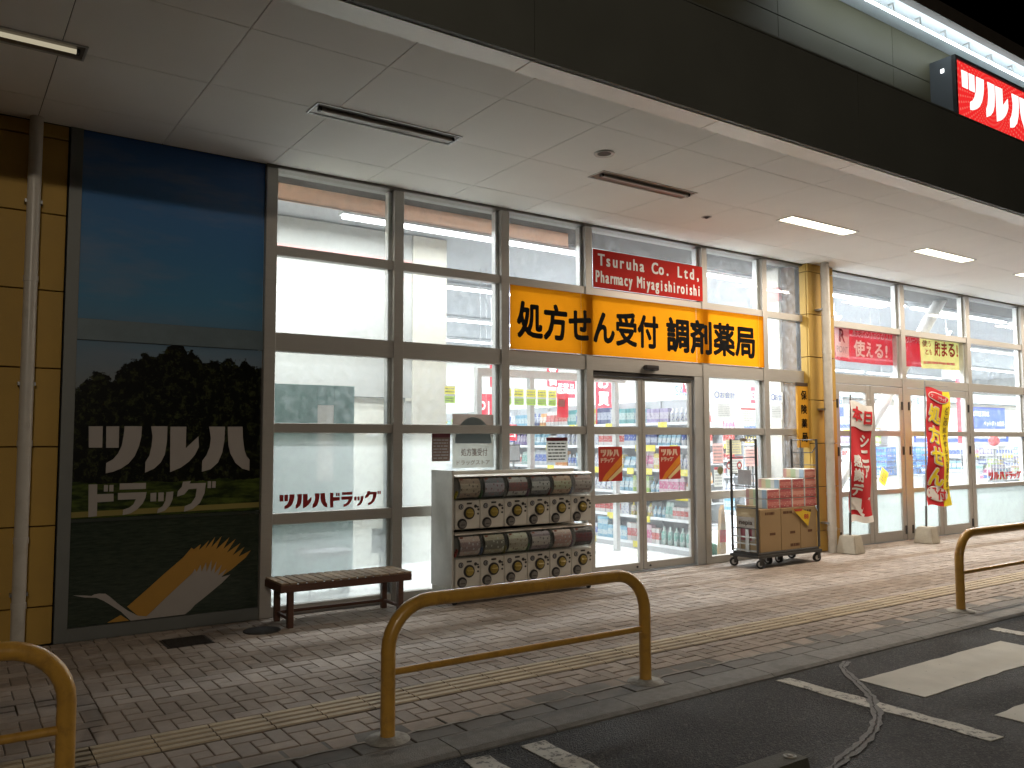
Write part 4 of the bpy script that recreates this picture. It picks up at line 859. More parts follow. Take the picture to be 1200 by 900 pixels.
# ------------------------------------------------------------------ bench
bn = thing('bench', 'low dark wooden slatted bench in front of the left window', 'bench', (2.98, -0.35, 0), rz=R(-1.0))
wood = mat('dark_brown_wood', (0.10, 0.042, 0.025), 0.5, 0, 0.25, 7, 0.3, 40, stretch=(1, 6, 6)); slatw = mat('worn_slat_wood', (0.27, 0.18, 0.105), 0.55, 0, 0.25, 9, 0.3, 50, rnd=0.22, stretch=(6, 1, 6))
hw, hd = 0.595, 0.215
for yy_ in (-hd, hd-0.028): B(-hw, hw, yy_, yy_+0.028, 0.295, 0.355, 0.003).obj('side_rail', wood, bn)
for xx in (-hw, hw-0.028): B(xx, xx+0.028, -hd+0.029, hd-0.029, 0.295, 0.355, 0.003).obj('end_rail', wood, bn)
sd = B(-0.031, 0.031, -hd+0.002, hd-0.002, 0.357, 0.372, 0.003).data('slat', slatw)
for k in range(16): link('slat', sd, bn, (-hw+0.036+k*0.0749, 0, 0))
for xx in (-0.50, 0.50):
    for yy_ in (-0.17, 0.17): B(xx-0.024, xx+0.024, yy_-0.024, yy_+0.024, 0, 0.356, 0.003).obj('leg', wood, bn)
    B(xx-0.012, xx+0.012, -0.145, 0.145, 0.06, 0.085).obj('stretcher', wood, bn)
B(-0.475, 0.475, 0.155, 0.18, 0.06, 0.085).obj('long_stretcher', wood, bn)

# ------------------------------------------------------------------ capsule machines
mbody = mat('machine_ivory_plastic', (0.68, 0.655, 0.60), 0.38, 0, 0.04, 9)
mlid = mat('machine_lid_plastic', (0.78, 0.73, 0.66), 0.3, 0, 0.04, 9, coat=0.3)
clearp = glassm('clear_plastic', (0.86, 0.88, 0.88), dirt=0.05)
dialy = mat('dial_yellow', (0.36, 0.27, 0.06), 0.35, 0, 0.05); dark = mat('machine_dark', (0.035, 0.034, 0.034), 0.35, 0, 0.05)
stand = thing('machine_stand', 'wheeled ivory stand and side board carrying the bank of capsule machines', 'stand', (4.03, -0.52, 0))
B(0, 1.74, 0.02, 0.40, 0.075, 0.156, 0.003).obj('base', mat('ivory_board', (0.55, 0.53, 0.48), 0.5), stand); B(0, 0.018, 0.02, 0.42, 0.157, 1.255).obj('side_board', MATS['ivory_board'], stand)
B(0.019, 1.74, 0.36, 0.40, 0.157, 1.24).obj('back_board', MATS['ivory_board'], stand)
for xx in (0.05, 1.68):
    for yy_ in (0.06, 0.36):
        MB().cyl((xx-0.012, yy_, 0.032), (xx+0.012, yy_, 0.032), 0.032, n=14).obj('caster', rubber, stand)
UW = 0.2775
b = MB(); b.box(0.003, UW-0.003, 0.0, 0.33, 0.0, 0.27, 0, 0.008); body_d = b.data('body', mbody)
def arcpts(cy, cz, r, a0, a1, n): return [(cy-r*math.cos(R(a0+(a1-a0)*i/n)), cz+r*math.sin(R(a0+(a1-a0)*i/n))) for i in range(n+1)]
def shell(x0, x1, cy, cz, r, a0, a1, n=10, th=0.004):
    b = MB(); o = arcpts(cy, cz, r, a0, a1, n); i_ = arcpts(cy, cz, r-th, a0, a1, n)[::-1]; P = o+i_
    v = [(x0, p[0], p[1]) for p in P]+[(x1, p[0], p[1]) for p in P]; m = len(P)
    f = [(i, (i+1) % m, (i+1) % m+m, i+m) for i in range(m)]
    for i in range(n): f += [(i, i+1, m-2-i, m-1-i), (m+i, m+m-1-i, m+m-2-i, m+i+1)]
    b.add(v, f, 0, False); return b
drum_d = shell(0.004, UW-0.004, 0.065, 0.388, 0.118, -68, 58, 14, 0.003)
b = drum_d; ring = [(0.065-0.116*math.cos(R(a)), 0.388+0.116*math.sin(R(a))) for a in range(-85, 90, 10)]
for xx in (0.0045, UW-0.0045): b.add([(xx, p[0], p[1]) for p in ring]+[(xx, 0.065, 0.388)], [(i, i+1, len(ring)) for i in range(len(ring)-1)])
drum_d = b.data('drum', clearp)
b = shell(0.0005, UW-0.0005, 0.065, 0.388, 0.125, 59, 112, 8, 0.006); b.box(0.0005, UW-0.0005, 0.11, 0.33, 0.49, 0.5); lid_d = b.data('lid', mlid)
dial_d = MB().disc((0.150, -0.001, 0.150), 0.060, 0.008, 24, 0).disc((0.150, -0.0095, 0.150), 0.042, 0.010, 22, 1).box(0.113, 0.187, -0.034, -0.022, 0.141, 0.159, 1, 0.003).data('dial', [dark, dialy])
slot_d = MB().disc((0.060, -0.001, 0.212), 0.026, 0.004, 18, 0).disc((0.060, -0.0055, 0.212), 0.018, 0.004, 16, 1).box(0.055, 0.065, -0.0115, -0.010, 0.20, 0.225, 0).data('coin_slot', [dark, MATS['reflector_edge'] if 'reflector_edge' in MATS else greyprint])
b = MB(); b.box(0.125, 0.180, -0.004, -0.001, 0.232, 0.248)
for (xx, zz, r_) in ((0.222, 0.212, 0.016), (0.248, 0.205, 0.009), (0.254, 0.180, 0.011), (0.250, 0.140, 0.010)): b.disc((xx, -0.001, zz), r_, 0.004, 12)
icon_d = b.data('button_label', dark)
b = MB(); b.disc((0.072, -0.001, 0.052), 0.052, 0.006, 20, 0, 0.95).disc((0.072, -0.0075, 0.048), 0.038, 0.014, 18, 1, 0.9).box(0.05, 0.094, -0.024, -0.022, 0.04, 0.047, 0); out_d = b.data('outlet', [dark, mat('outlet_grey', (0.20, 0.19, 0.18), 0.3)])
arts = []
for k, (c1, c2, c3, nm_) in enumerate((((0.20, 0.15, 0.12), (0.28, 0.23, 0.18), (0.10, 0.08, 0.07), 'brown'), ((0.12, 0.13, 0.15), (0.25, 0.24, 0.28), (0.18, 0.1, 0.12), 'slate'), ((0.40, 0.36, 0.30), (0.16, 0.08, 0.08), (0.10, 0.09, 0.10), 'cream-red'),
        ((0.09, 0.09, 0.10), (0.36, 0.34, 0.33), (0.05, 0.05, 0.05), 'black'), ((0.28, 0.20, 0.15), (0.36, 0.28, 0.20), (0.14, 0.08, 0.06), 'tan'), ((0.20, 0.15, 0.14), (0.32, 0.25, 0.24), (0.12, 0.10, 0.10), 'rosy brown'),
        ((0.30, 0.22, 0.20), (0.18, 0.13, 0.13), (0.38, 0.33, 0.28), 'dusty pink'), ((0.22, 0.20, 0.15), (0.12, 0.11, 0.09), (0.36, 0.34, 0.25), 'olive'), ((0.32, 0.29, 0.22), (0.24, 0.22, 0.18), (0.16, 0.13, 0.10), 'sand'),
        ((0.15, 0.12, 0.14), (0.30, 0.25, 0.24), (0.09, 0.08, 0.09), 'plum'), ((0.34, 0.21, 0.19), (0.24, 0.15, 0.14), (0.40, 0.30, 0.27), 'salmon'), ((0.035, 0.028, 0.03), (0.09, 0.035, 0.04), (0.06, 0.05, 0.06), 'near-black'))):
    c1, c2, c3 = [tuple(min(0.75, v*2.7) for v in q_) for q_ in (c1, c2, c3)]
    packm('card_art_'+nm_.replace(' ', '_').replace('-', '_'), c1, c2, c3); m = MATS['card_art_'+nm_.replace(' ', '_').replace('-', '_')]; arts.append((m, nm_))
pos = ['leftmost', 'second from the left', 'third from the left', 'third from the right', 'second from the right', 'rightmost']
clrs = [(0.4, 0.06, 0.05), (0.06, 0.15, 0.4), (0.5, 0.4, 0.05), (0.1, 0.3, 0.1), (0.5, 0.5, 0.5), (0.4, 0.15, 0.3)]
capm = [mat('capsule_colour_%s' % n_, c, 0.3) for n_, c in zip(('red', 'blue', 'gold', 'green', 'white', 'pink'), clrs)]
for row in (0, 1):
    for k in range(6):
        art, an_ = arts[k if row == 1 else 6+k]
        t = thing('capsule_machine', 'capsule machine with %s display card, %s in the %s row' % (an_, pos[k], 'upper' if row else 'lower'), 'capsule machine', (4.066+UW*k, -0.50, 0.158+0.545*row), 'capsule toy machines')
        link('body', body_d, t); link('drum', drum_d, t); link('lid', lid_d, t); link('dial', dial_d, t); link('coin_slot', slot_d, t); link('button_label', icon_d, t); link('outlet', out_d, t)
        # curved printed card inside the drum
        P = arcpts(0.072, 0.388, 0.108, -58, 52, 6); x0_, x1_ = (0.035, UW-0.02)
        b = MB()
        for i in range(6):
            (ya_, za_), (yb2, zb2) = P[i], P[i+1]
            b.add([(x0_, ya_, za_), (x1_, ya_, za_), (x1_, yb2, zb2), (x0_, yb2, zb2)], [(0, 1, 2, 3)], 0, False, [[(0, i/6), (1.4, i/6), (1.4, (i+1)/6), (0, (i+1)/6)]])
        b.obj('display_card', art, t)
        b = MB(); b.box(0.012, UW-0.012, 0.12, 0.32, 0.275, 0.48); b.obj('inner_box', mat('machine_inner_grey', (0.30, 0.29, 0.28), 0.6), t)
        sm_ = MB(); 
        for q in range(3): sm_.cyl((0.02+0.01*q, 0.05, 0.30+0.02*q), (0.03+0.01*q, 0.05, 0.30+0.02*q), 0.02, n=10)
        sm_.obj('capsule', capm[(k+row*2) % 6], t)
        B(0.03, 0.055, -0.0015+0.0, 0.0, 0.0, 0.012).data('tag', redprint)
        text('ガチャ' if False else '300', 0.205, 0.245, 0.09, 0.105, -0.0022, dark, t, 0.02, name='price_print') if False else None
        g_ = B(0.03, 0.05, -0.016, -0.015, 0.497, 0.51)
        b = MB(); b.box(0.022, 0.055, -0.0175, -0.0165, 0.462, 0.478); o = b.obj('coin_sticker', mat('sticker_red_brown', (0.30, 0.12, 0.09), 0.5), t); o.location = (0, -0.027, 0)

# ------------------------------------------------------------------ roll cart with cartons
cart = thing('roll_cart', 'grey roll cart with tall end frames and swivel wheels beside the yellow column', 'cart', (8.18, -0.66, 0))
CL, CD = 1.19, 0.385
fr = mat('cart_frame_paint', (0.10, 0.10, 0.10), 0.4, 0.5, 0.1, 12); dk = mat('cart_deck_dark', (0.07, 0.068, 0.065), 0.6, 0.2)
B(0.0, CL, 0.0, CD, 0.155, 0.185, 0.004).obj('deck', dk, cart); b = MB(); b.box(-0.03, CL+0.03, -0.02, 0.012, 0.125, 0.154).box(-0.03, CL+0.03, CD-0.012, CD+0.02, 0.125, 0.154).box(-0.03, 0.03, 0.013, CD-0.013, 0.125, 0.154).box(CL-0.03, CL+0.03, 0.013, CD-0.013, 0.125, 0.154); b.obj('chassis', dk, cart)
for xx, side in ((0.0, 0), (CL, 1)):
    e = thing('x', 'x', 'x'); D.objects.remove(e)
    ef = MB(); 
    for yy_ in (0.0, CD): ef.tube([(xx, yy_, 0.186), (xx, yy_, 1.54), (xx, yy_, 1.555)], 0.016, 10)
    ef = ef.obj('end_frame', fr, cart)
    for z in (1.545, 1.33, 1.13, 0.98, 0.72, 0.47) if side == 0 else (1.545, 1.22):
        MB().cyl((xx, 0.013, z), (xx, CD-0.013, z), 0.006, n=8).obj('bar', fr, ef)
    if side == 1: MB().tube([(xx-0.01, 0.0, 1.46), (xx-0.03, 0.05, 1.38), (xx-0.03, CD-0.05, 1.38), (xx-0.01, CD, 1.46)], 0.007, 8).obj('handle', fr, ef); MB().cyl((xx, CD*0.62, 0.75), (xx, CD*0.62, 1.54), 0.005, n=6).obj('bar', fr, ef)
    else:
        for yy_ in (0.13, 0.26): B(xx-0.008, xx+0.008, yy_, yy_+0.012 if yy_ > 0.2 else yy_+0.05, 0.19, 0.46).obj('upright', alul, ef)
        for z in (0.20, 0.28, 0.36): B(xx-0.012, xx-0.002, 0.02, CD-0.02, z, z+0.018).obj('ladder_bar', alul, ef)
B(-0.014, -0.010, 0.07, 0.27, 1.0, 1.18).obj('name_plate', mat('dull_plate', (0.42, 0.41, 0.42), 0.35, 0.4, 0.1, 20), cart)
B(-0.02, 0.02, 0.15, 0.22, 1.525, 1.565).obj('top_clip', mat('clip_brown', (0.3, 0.24, 0.16), 0.6), cart)
for (xx, yy_, ang) in ((0.06, -0.01, 20), (0.02, CD-0.02, 50), (CL-0.03, 0.0, 70), (CL-0.06, CD-0.03, 10), (0.45, CD*0.5, 0), (0.66, CD*0.5, 0)):
    w = link('caster', MB().box(-0.03, 0.03, -0.03, 0.03, 0.112, 0.124).box(-0.028, -0.022, -0.02, 0.02, 0.04, 0.111).box(0.022, 0.028, -0.02, 0.02, 0.04, 0.111).data('caster', dk), cart, (xx, yy_, 0), rz=R(ang))
    MB().cyl((-0.016, 0.018, 0.052), (0.016, 0.018, 0.052), 0.052, n=18).obj('tyre', rubber, w); MB().cyl((-0.019, 0.018, 0.052), (0.019, 0.018, 0.052), 0.030, n=16).obj('wheel_hub', alul, w)
cardb = mat('brown_cardboard', (0.36, 0.245, 0.125), 0.8, 0, 0.05, 5, 0.1, 60); ink = mat('carton_ink', (0.12, 0.05, 0.02), 0.7); tape = mat('carton_tape', (0.42, 0.31, 0.18), 0.35)
def carton(x0, x1, z1, lab, extra=0, gid=0):
    t = thing('cardboard_box', lab, 'box', (x0, -0.645, 0.187), 'cardboard boxes on the roll cart'); w = x1-x0-0.006; h = z1-0.187; d = 0.355
    B(0, w, 0, d, 0, h, 0.004).obj('carton', cardb, t)
    b = MB(); lines(b, w*0.25 if extra == 1 else w*0.1, w*0.7 if extra == 1 else w*0.6, h-0.075, h-0.03, 1, -0.0005, 50+gid, 0, 0.7); b.prism([(w*0.45, h*0.38), (w*0.72, h*0.38), (w*0.72, h*0.44), (w*0.45, h*0.44)], -0.0012, -0.0004)
    if extra == 2: lines(b, w*0.45, w*0.95, 0.03, 0.08, 1, -0.0005, 70, 0, 0.7)
    b.obj('print', ink, t)
    B(0.002, w-0.002, d*0.46, d*0.54, h, h+0.001).obj('tape', tape, t)
    return t
c0 = carton(8.245, 8.645, 0.70, 'large brown carton at the left end of the cart', 1, 1); c1 = carton(8.648, 9.02, 0.70, 'middle brown carton on the cart, partly behind the yellow pennant card', 2, 2); c2 = carton(9.022, 9.35, 0.70, 'brown carton at the right end of the cart', 1, 3)
# side carton inside the left frame with printed label
t = thing('cardboard_box', 'pale carton with a pink printed label, seen through the left end frame', 'box', (8.20, -0.62, 0.187), 'cardboard boxes on the roll cart')
B(0.0, 0.042, 0, 0.30, 0, 0.56, 0.003).obj('carton', mat('pale_cardboard', (0.46, 0.36, 0.22), 0.8, 0, 0.05), t)
b = MB(); b.add([(-0.001, 0.02, 0.12), (-0.001, 0.28, 0.12), (-0.001, 0.28, 0.42), (-0.001, 0.02, 0.42)], [(3, 2, 1, 0)]); b.obj('label', mat('grey_label', (0.44, 0.40, 0.36), 0.6), t)
b = MB(); b.add([(-0.002, 0.06, 0.14), (-0.002, 0.23, 0.14), (-0.002, 0.23, 0.28), (-0.002, 0.06, 0.28)], [(3, 2, 1, 0)]); b.obj('pink_patch', mat('pink_label', (0.45, 0.14, 0.18), 0.6), t)
def sidef(P): return Vector((-0.0025, P.x, P.z))
o = text('nepia', 0, 0.20, 0.31, 0.38, 0, ink, t, 0.02, fn=lambda P: Vector((-0.0025, 0.25-P.x, P.z)))
# tissue packs
pkm = []
for nm_, cA, cB in (('rose', (0.50, 0.12, 0.12), (0.62, 0.22, 0.20)), ('coral', (0.55, 0.17, 0.14), (0.68, 0.32, 0.26)), ('dark_rose', (0.42, 0.09, 0.10), (0.55, 0.18, 0.17))):
    packm('tissue_pack_'+nm_, cA, cB, (0.66, 0.40, 0.34)); pkm.append(MATS['tissue_pack_'+nm_])
rb, nt, out = nmat('rainbow_pack_side'); p = N(nt, 'ShaderNodeBsdfPrincipled', i_Roughness=0.4); nt.links.new(p.outputs[0], out.inputs[0])
tc = N(nt, 'ShaderNodeTexCoord'); sp = N(nt, 'ShaderNodeSeparateXYZ'); nt.links.new(tc.outputs['UV'], sp.inputs[0]); cr = N(nt, 'ShaderNodeValToRGB'); cr.color_ramp.interpolation = 'CONSTANT'
for k, (ps, c) in enumerate(((0.0, (0.60, 0.36, 0.34)), (0.16, (0.66, 0.58, 0.40)), (0.36, (0.48, 0.62, 0.42)), (0.60, (0.66, 0.70, 0.70)), (0.78, (0.36, 0.50, 0.66)))):
    e = cr.color_ramp.elements[k] if k < 2 else cr.color_ramp.elements.new(ps); e.position = ps; e.color = rgba(c)
nt.links.new(sp.outputs[0], cr.inputs[0]); nt.links.new(cr.outputs[0], p.inputs['Base Color'])
ordn = ['leftmost', 'second', 'third', 'rightmost']
cxs = [8.40, 8.64, 8.89, 9.14]; 
def tpack(x, z, k, lab):
    t = thing('tissue_pack', lab, 'tissue pack', (x, -0.635, z), 'wrapped tissue packs stacked on the cartons')
    B(0, 0.236, 0, 0.33, 0, 0.117, 0.008).obj('pack_body', whitep, t)
    b = MB(); b.add([(0.006, -0.001, 0.005), (0.23, -0.001, 0.005), (0.23, -0.001, 0.112), (0.006, -0.001, 0.112)], [(0, 1, 2, 3)], 0, False, [[(0, 0), (1, 0), (1, 1), (0, 1)]]); b.obj('printed_front', pkm[k % 3], t)
    b = MB(); b.add([(-0.001, 0.008, 0.005), (-0.001, 0.322, 0.005), (-0.001, 0.322, 0.112), (-0.001, 0.008, 0.112)], [(3, 2, 1, 0)], 0, False, [[(1, 1), (0, 1), (0, 0), (1, 0)]]); b.obj('printed_side', rb, t)
lay = ['bottom', 'second', 'third', 'top']; n = 0
for L_ in range(4):
    for i in range({0: 0, 1: 0, 2: 1, 3: 3}[L_], 4): tpack(cxs[i], 0.702+L_*0.1185, n*2+L_, 'pink printed tissue pack, %s column, %s layer of the stepped stack' % (ordn[i], lay[L_])); n += 1
t = thing('pennant_card', 'yellow pointed price card hanging over the cartons', 'price card', (8.86, -0.655, 0.68)); yc = mat('yellow_card', (0.75, 0.50, 0.03), 0.55, 0, 0.05)
MB().prism([(0, 0), (0.30, -0.225), (0.36, -0.05), (0.12, -0.0)], -0.002, 0).obj('card', yc, t); b = MB(); b.prism([(0.01, 0.0), (0.20, 0.0), (0.17, -0.03), (0.05, -0.03)], -0.0035, -0.0022); b.obj('red_band', mat('card_red', (0.5, 0.06, 0.03), 0.5), t)
text('88', 0.22, 0.31, -0.13, -0.07, -0.003, MATS['card_red'], t, 0.02)

# ------------------------------------------------------------------ shop interior
ftile = mat('vinyl_floor', (0.78, 0.79, 0.79), 0.25, 0, 0.03, 2)
fl = B(-6, 38, 0.15, 12.6, -0.2, 0.004).obj('shop_floor', mat('floor_joint', (0.4, 0.42, 0.43), 0.4), kind='structure')
fd_ = B(0.002, 0.898, 0.002, 0.898, 0.0041, 0.008).data('floor_tile', ftile)
for i in range(16):
    for j in range(6): link('floor_tile', fd_, fl, (2.4+0.9*i, 0.16+0.9*j, 0))
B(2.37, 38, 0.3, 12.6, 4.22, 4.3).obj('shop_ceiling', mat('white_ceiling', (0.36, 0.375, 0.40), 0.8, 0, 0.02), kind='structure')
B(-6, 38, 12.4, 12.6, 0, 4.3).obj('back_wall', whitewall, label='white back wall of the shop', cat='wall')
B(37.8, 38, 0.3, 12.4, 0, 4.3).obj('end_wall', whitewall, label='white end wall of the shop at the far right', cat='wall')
B(2.30, 2.376, 0.1, 2.2, 0, 4.3).obj('side_wall', creamwall, label='cream side wall at the left end of the bright room', cat='wall')
B(-6, 2.36, 0.075, 0.1, 0, TOP).obj('backing_wall', blackp, label='dark wall behind the picture panel', cat='wall')
B(0.82, 38, 0.11, 0.3, TOP+0.01, 4.4).obj('lintel', whitewall, label='white lintel above the shopfront glass inside the shop', cat='wall')
B(26.62, 38, 0.0, 0.15, 0, TOP).obj('end_facade', yellowwall, label='yellow wall beyond the last right-hand window', cat='wall')
aw = thing('partition_wall', 'white wall with a red double stripe and cream door in the bright left room', 'wall', (0, 2.2, 0))
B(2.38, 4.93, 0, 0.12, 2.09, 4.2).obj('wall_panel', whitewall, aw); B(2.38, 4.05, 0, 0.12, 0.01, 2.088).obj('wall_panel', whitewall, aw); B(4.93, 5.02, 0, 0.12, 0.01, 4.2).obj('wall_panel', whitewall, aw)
B(5.021, 5.52, -0.02, 0.13, 0.01, 4.2).obj('cream_pier', creamwall, aw); B(5.40, 5.52, 0.131, 4.0, 0.01, 4.2).obj('return_wall', whitewall, aw)
stm = mat('dull_red_stripe', (0.55, 0.28, 0.26), 0.6)
for z in (3.60, 3.83): B(2.38, 5.015, -0.003, -0.0002, z, z+0.035).obj('stripe', stm, aw)
B(4.05, 4.93, 0.05, 0.09, 0.01, 2.085).obj('door_leaf', mat('beige_door', (0.50, 0.49, 0.43), 0.5), aw); B(4.86, 4.90, 0.04, 0.049, 0.01, 2.08).obj('door_edge', blackp, aw); B(4.42, 4.60, 0.045, 0.0495, 1.6, 1.72).obj('door_sign', whitep, aw)
B(4.93-0.004, 5.018, -0.012, -0.004, 2.05, 2.088).obj('door_trim', creamwall, aw)
t = thing('roller_blind', 'peach roller blind drawn down a little along the top of the left windows', 'blind', (2.39, 0.5, 3.885)); B(0, 3.85, 0, 0.002, 0, 0.30).obj('cloth', filmm('peach_blind_cloth', (0.55, 0.33, 0.225), 0.6, 0, 0.05), t); B(0, 3.85, -0.008, 0.012, -0.014, -0.001).obj('bottom_bar', mat('peach_board', (0.50, 0.33, 0.24), 0.6), t); MB().cyl((0, 0.0, 0.32), (3.85, 0.0, 0.32), 0.02, n=10).obj('roller', whitem, t)
t = thing('screen_partition', 'teal privacy screen with a pale vertical slot behind the left window', 'screen', (2.39, 0.80, 0.01)); tl_ = mat('teal_board', (0.15, 0.30, 0.29), 0.5, 0, 0.06, 3)
B(0, 0.82, 0, 0.03, 0.2, 2.10).obj('board', tl_, t); B(1.0, 1.22, 0, 0.03, 0.2, 2.10).obj('board', tl_, t); B(0.821, 0.999, 0, 0.03, 1.90, 2.10).obj('board', tl_, t); B(0.821, 0.999, 0, 0.03, 0.2, 1.12).obj('board', tl_, t); B(0.821, 0.999, 0.012, 0.02, 1.121, 1.899).obj('slot_pane', whitep, t)
for xx in (0.1, 1.1): B(xx, xx+0.04, -0.1, 0.14, 0, 0.199).obj('foot', steel, t)
t = thing('waiting_chair', 'grey waiting chair seen faintly behind the frosted left window', 'chair', (3.0, 0.45, 0.01))
gy = mat('grey_upholstery', (0.18, 0.18, 0.19), 0.7); B(0, 0.45, 0, 0.42, 0.40, 0.46, 0.01).obj('seat', gy, t); B(0, 0.45, 0.40, 0.45, 0.5, 0.86, 0.01).obj('backrest', gy, t)
for xx in (0.03, 0.40):
    for yy_ in (0.03, 0.42): MB().cyl((xx, yy_, 0), (xx, yy_, 0.40 if yy_ < 0.2 else 0.55), 0.012, n=8).obj('leg', steel, t)
t = thing('notice_board', 'grey board on a stand seen faintly behind the frosted left window', 'board', (3.62, 0.35, 0.01)); B(0, 0.20, 0, 0.02, 0.42, 0.66).obj('board', gy, t); MB().cyl((0.1, 0.03, 0), (0.1, 0.03, 0.5), 0.01, n=8).obj('stand', steel, t)
# ceiling light rows
tubem = emis('shop_tube_glow', (0.94, 0.98, 1.0), 2.5)
def shop_light(x, y, L, P, z=4.10, lab='', grp='long shop ceiling lights in rows'):
    t = thing('shop_light', lab, 'ceiling light', (x, y, z), grp)
    B(0, L, -0.07, 0.07, 0.035, 0.075).obj('fixture_body', whitem, t); b = MB(); b.box(0.03, L-0.03, -0.055, 0.055, -0.0, 0.034, 0, 0.012); b.obj('tube', tubem, t)
    for xx in (0.3, L-0.3): MB().cyl((xx, 0, 0.075), (xx, 0, 0.12), 0.006, n=6).obj('rod', steel, t)
    area_light('shop_lamp', (L/2, 0, -0.012), L-0.1, 0.12, P*1.4, (0.93, 0.97, 1.0), t)
x = 3.75
for k in range(8):
    shop_light(x, 1.55, 3.7, (56 if k < 2 else 34) if k else 11, 4.10, 'long white ceiling light in the row nearest the glass, number %d from the left room' % (k+1) if k else 'white ceiling light in front of the red-striped wall'); x += 3.95
for r_, yv in enumerate((4.7, 7.9, 11.0)):
    x = 5.9
    for k in range(4): shop_light(x, yv, 7.4, 68, 4.10, 'very long ceiling light, %s from the left in the %s row from the glass' % (('first', 'second', 'third', 'fourth')[k], ('second', 'third', 'last')[r_])); x += 7.7
shop_light(2.6, 0.95, 1.1, 24, 4.12, 'short white ceiling light in the bright left room')  # unseen lamp added to light the frosted panes from above
# gondola with goods facing the entrance
pk = []
for nm_, a, b_, c in (('blue_white', (0.70, 0.74, 0.80), (0.05, 0.12, 0.50), (0.70, 0.75, 0.8)), ('pink_white', (0.78, 0.55, 0.62), (0.70, 0.12, 0.30), (0.8, 0.78, 0.76)), ('red_white', (0.75, 0.72, 0.70), (0.62, 0.06, 0.05), (0.8, 0.6, 0.5)), ('aqua', (0.25, 0.55, 0.72), (0.65, 0.78, 0.82), (0.05, 0.3, 0.6)),
                      ('navy', (0.03, 0.05, 0.22), (0.55, 0.60, 0.75), (0.05, 0.08, 0.3)), ('lime', (0.45, 0.68, 0.10), (0.75, 0.80, 0.55), (0.2, 0.45, 0.05)), ('orange', (0.80, 0.35, 0.08), (0.80, 0.72, 0.6), (0.6, 0.1, 0.03)), ('mint', (0.55, 0.72, 0.66), (0.2, 0.5, 0.42), (0.75, 0.8, 0.78)),
                      ('lilac', (0.42, 0.32, 0.62), (0.70, 0.64, 0.78), (0.25, 0.15, 0.45)), ('white_blue', (0.80, 0.81, 0.83), (0.72, 0.74, 0.8), (0.08, 0.1, 0.45)), ('yellow', (0.80, 0.65, 0.08), (0.8, 0.76, 0.6), (0.6, 0.1, 0.05)), ('teal', (0.05, 0.38, 0.40), (0.5, 0.7, 0.68), (0.02, 0.2, 0.22))):
    a, b_, c = [tuple(v*0.52 for v in q_) for q_ in (a, b_, c)]
    packm('pack_print_'+nm_, a, b_, c); pk.append((MATS['pack_print_'+nm_], nm_.replace('_', ' and ')))
pm_cache = {}
def product_mb(kind, w, d, h, b=None, o=(0, 0, 0), mi=0):
    b = b or MB(); x, y, z = o
    if kind == 0: b.box(x, x+d, y, y+w, z, z+h, mi)
    elif kind == 1:   # bottle
        r = min(w, d)/2*0.92; prof = [(r*0.9, 0), (r, 0.01), (r, h*0.62), (r*0.55, h*0.78), (r*0.35, h*0.82), (r*0.35, h*0.98), (0, h)]
        n = 8; v = [(x+d/2+q*math.cos(2*math.pi*k/n), y+w/2+q*math.sin(2*math.pi*k/n), z+hh_) for q, hh_ in prof for k in range(n)]
        f = [(i*n+k, i*n+(k+1) % n, (i+1)*n+(k+1) % n, (i+1)*n+k) for i in range(len(prof)-1) for k in range(n)]
        b.add(v, f, mi, True, [[(k/n*2, prof[i][1]/h), ((k+1)/n*2, prof[i][1]/h), ((k+1)/n*2, prof[i+1][1]/h), (k/n*2, prof[i+1][1]/h)] for i in range(len(prof)-1) for k in range(n)])
    else:             # pouch
        v = [(x+d*0.15, y, z), (x+d*0.85, y, z), (x+d*0.85, y+w, z), (x+d*0.15, y+w, z), (x+d*0.05, y+w*0.05, z+h*0.3), (x+d*0.95, y+w*0.05, z+h*0.3), (x+d*0.95, y+w*0.95, z+h*0.3), (x+d*0.05, y+w*0.95, z+h*0.3), (x+d*0.45, y+w*0.02, z+h), (x+d*0.55, y+w*0.02, z+h), (x+d*0.55, y+w*0.98, z+h), (x+d*0.45, y+w*0.98, z+h)]
        q0 = [(0, 0), (1, 0), (1, .3), (0, .3)]; q1 = [(0, .3), (1, .3), (1, 1), (0, 1)]
        b.add(v, [(0, 1, 5, 4), (1, 2, 6, 5), (2, 3, 7, 6), (3, 0, 4, 7), (4, 5, 9, 8), (5, 6, 10, 9), (6, 7, 11, 10), (7, 4, 8, 11), (8, 9, 10, 11)], mi, False, [q0]*4+[q1]*4+[q0])
    return b
shelfm = mat('shelf_white_metal', (0.36, 0.37, 0.38), 0.4, 0.1, 0.03); pricey = mat('price_card_yellow', (0.60, 0.52, 0.03), 0.5); stripm = mat('price_strip', (0.62, 0.64, 0.66), 0.4)
IND = [0]
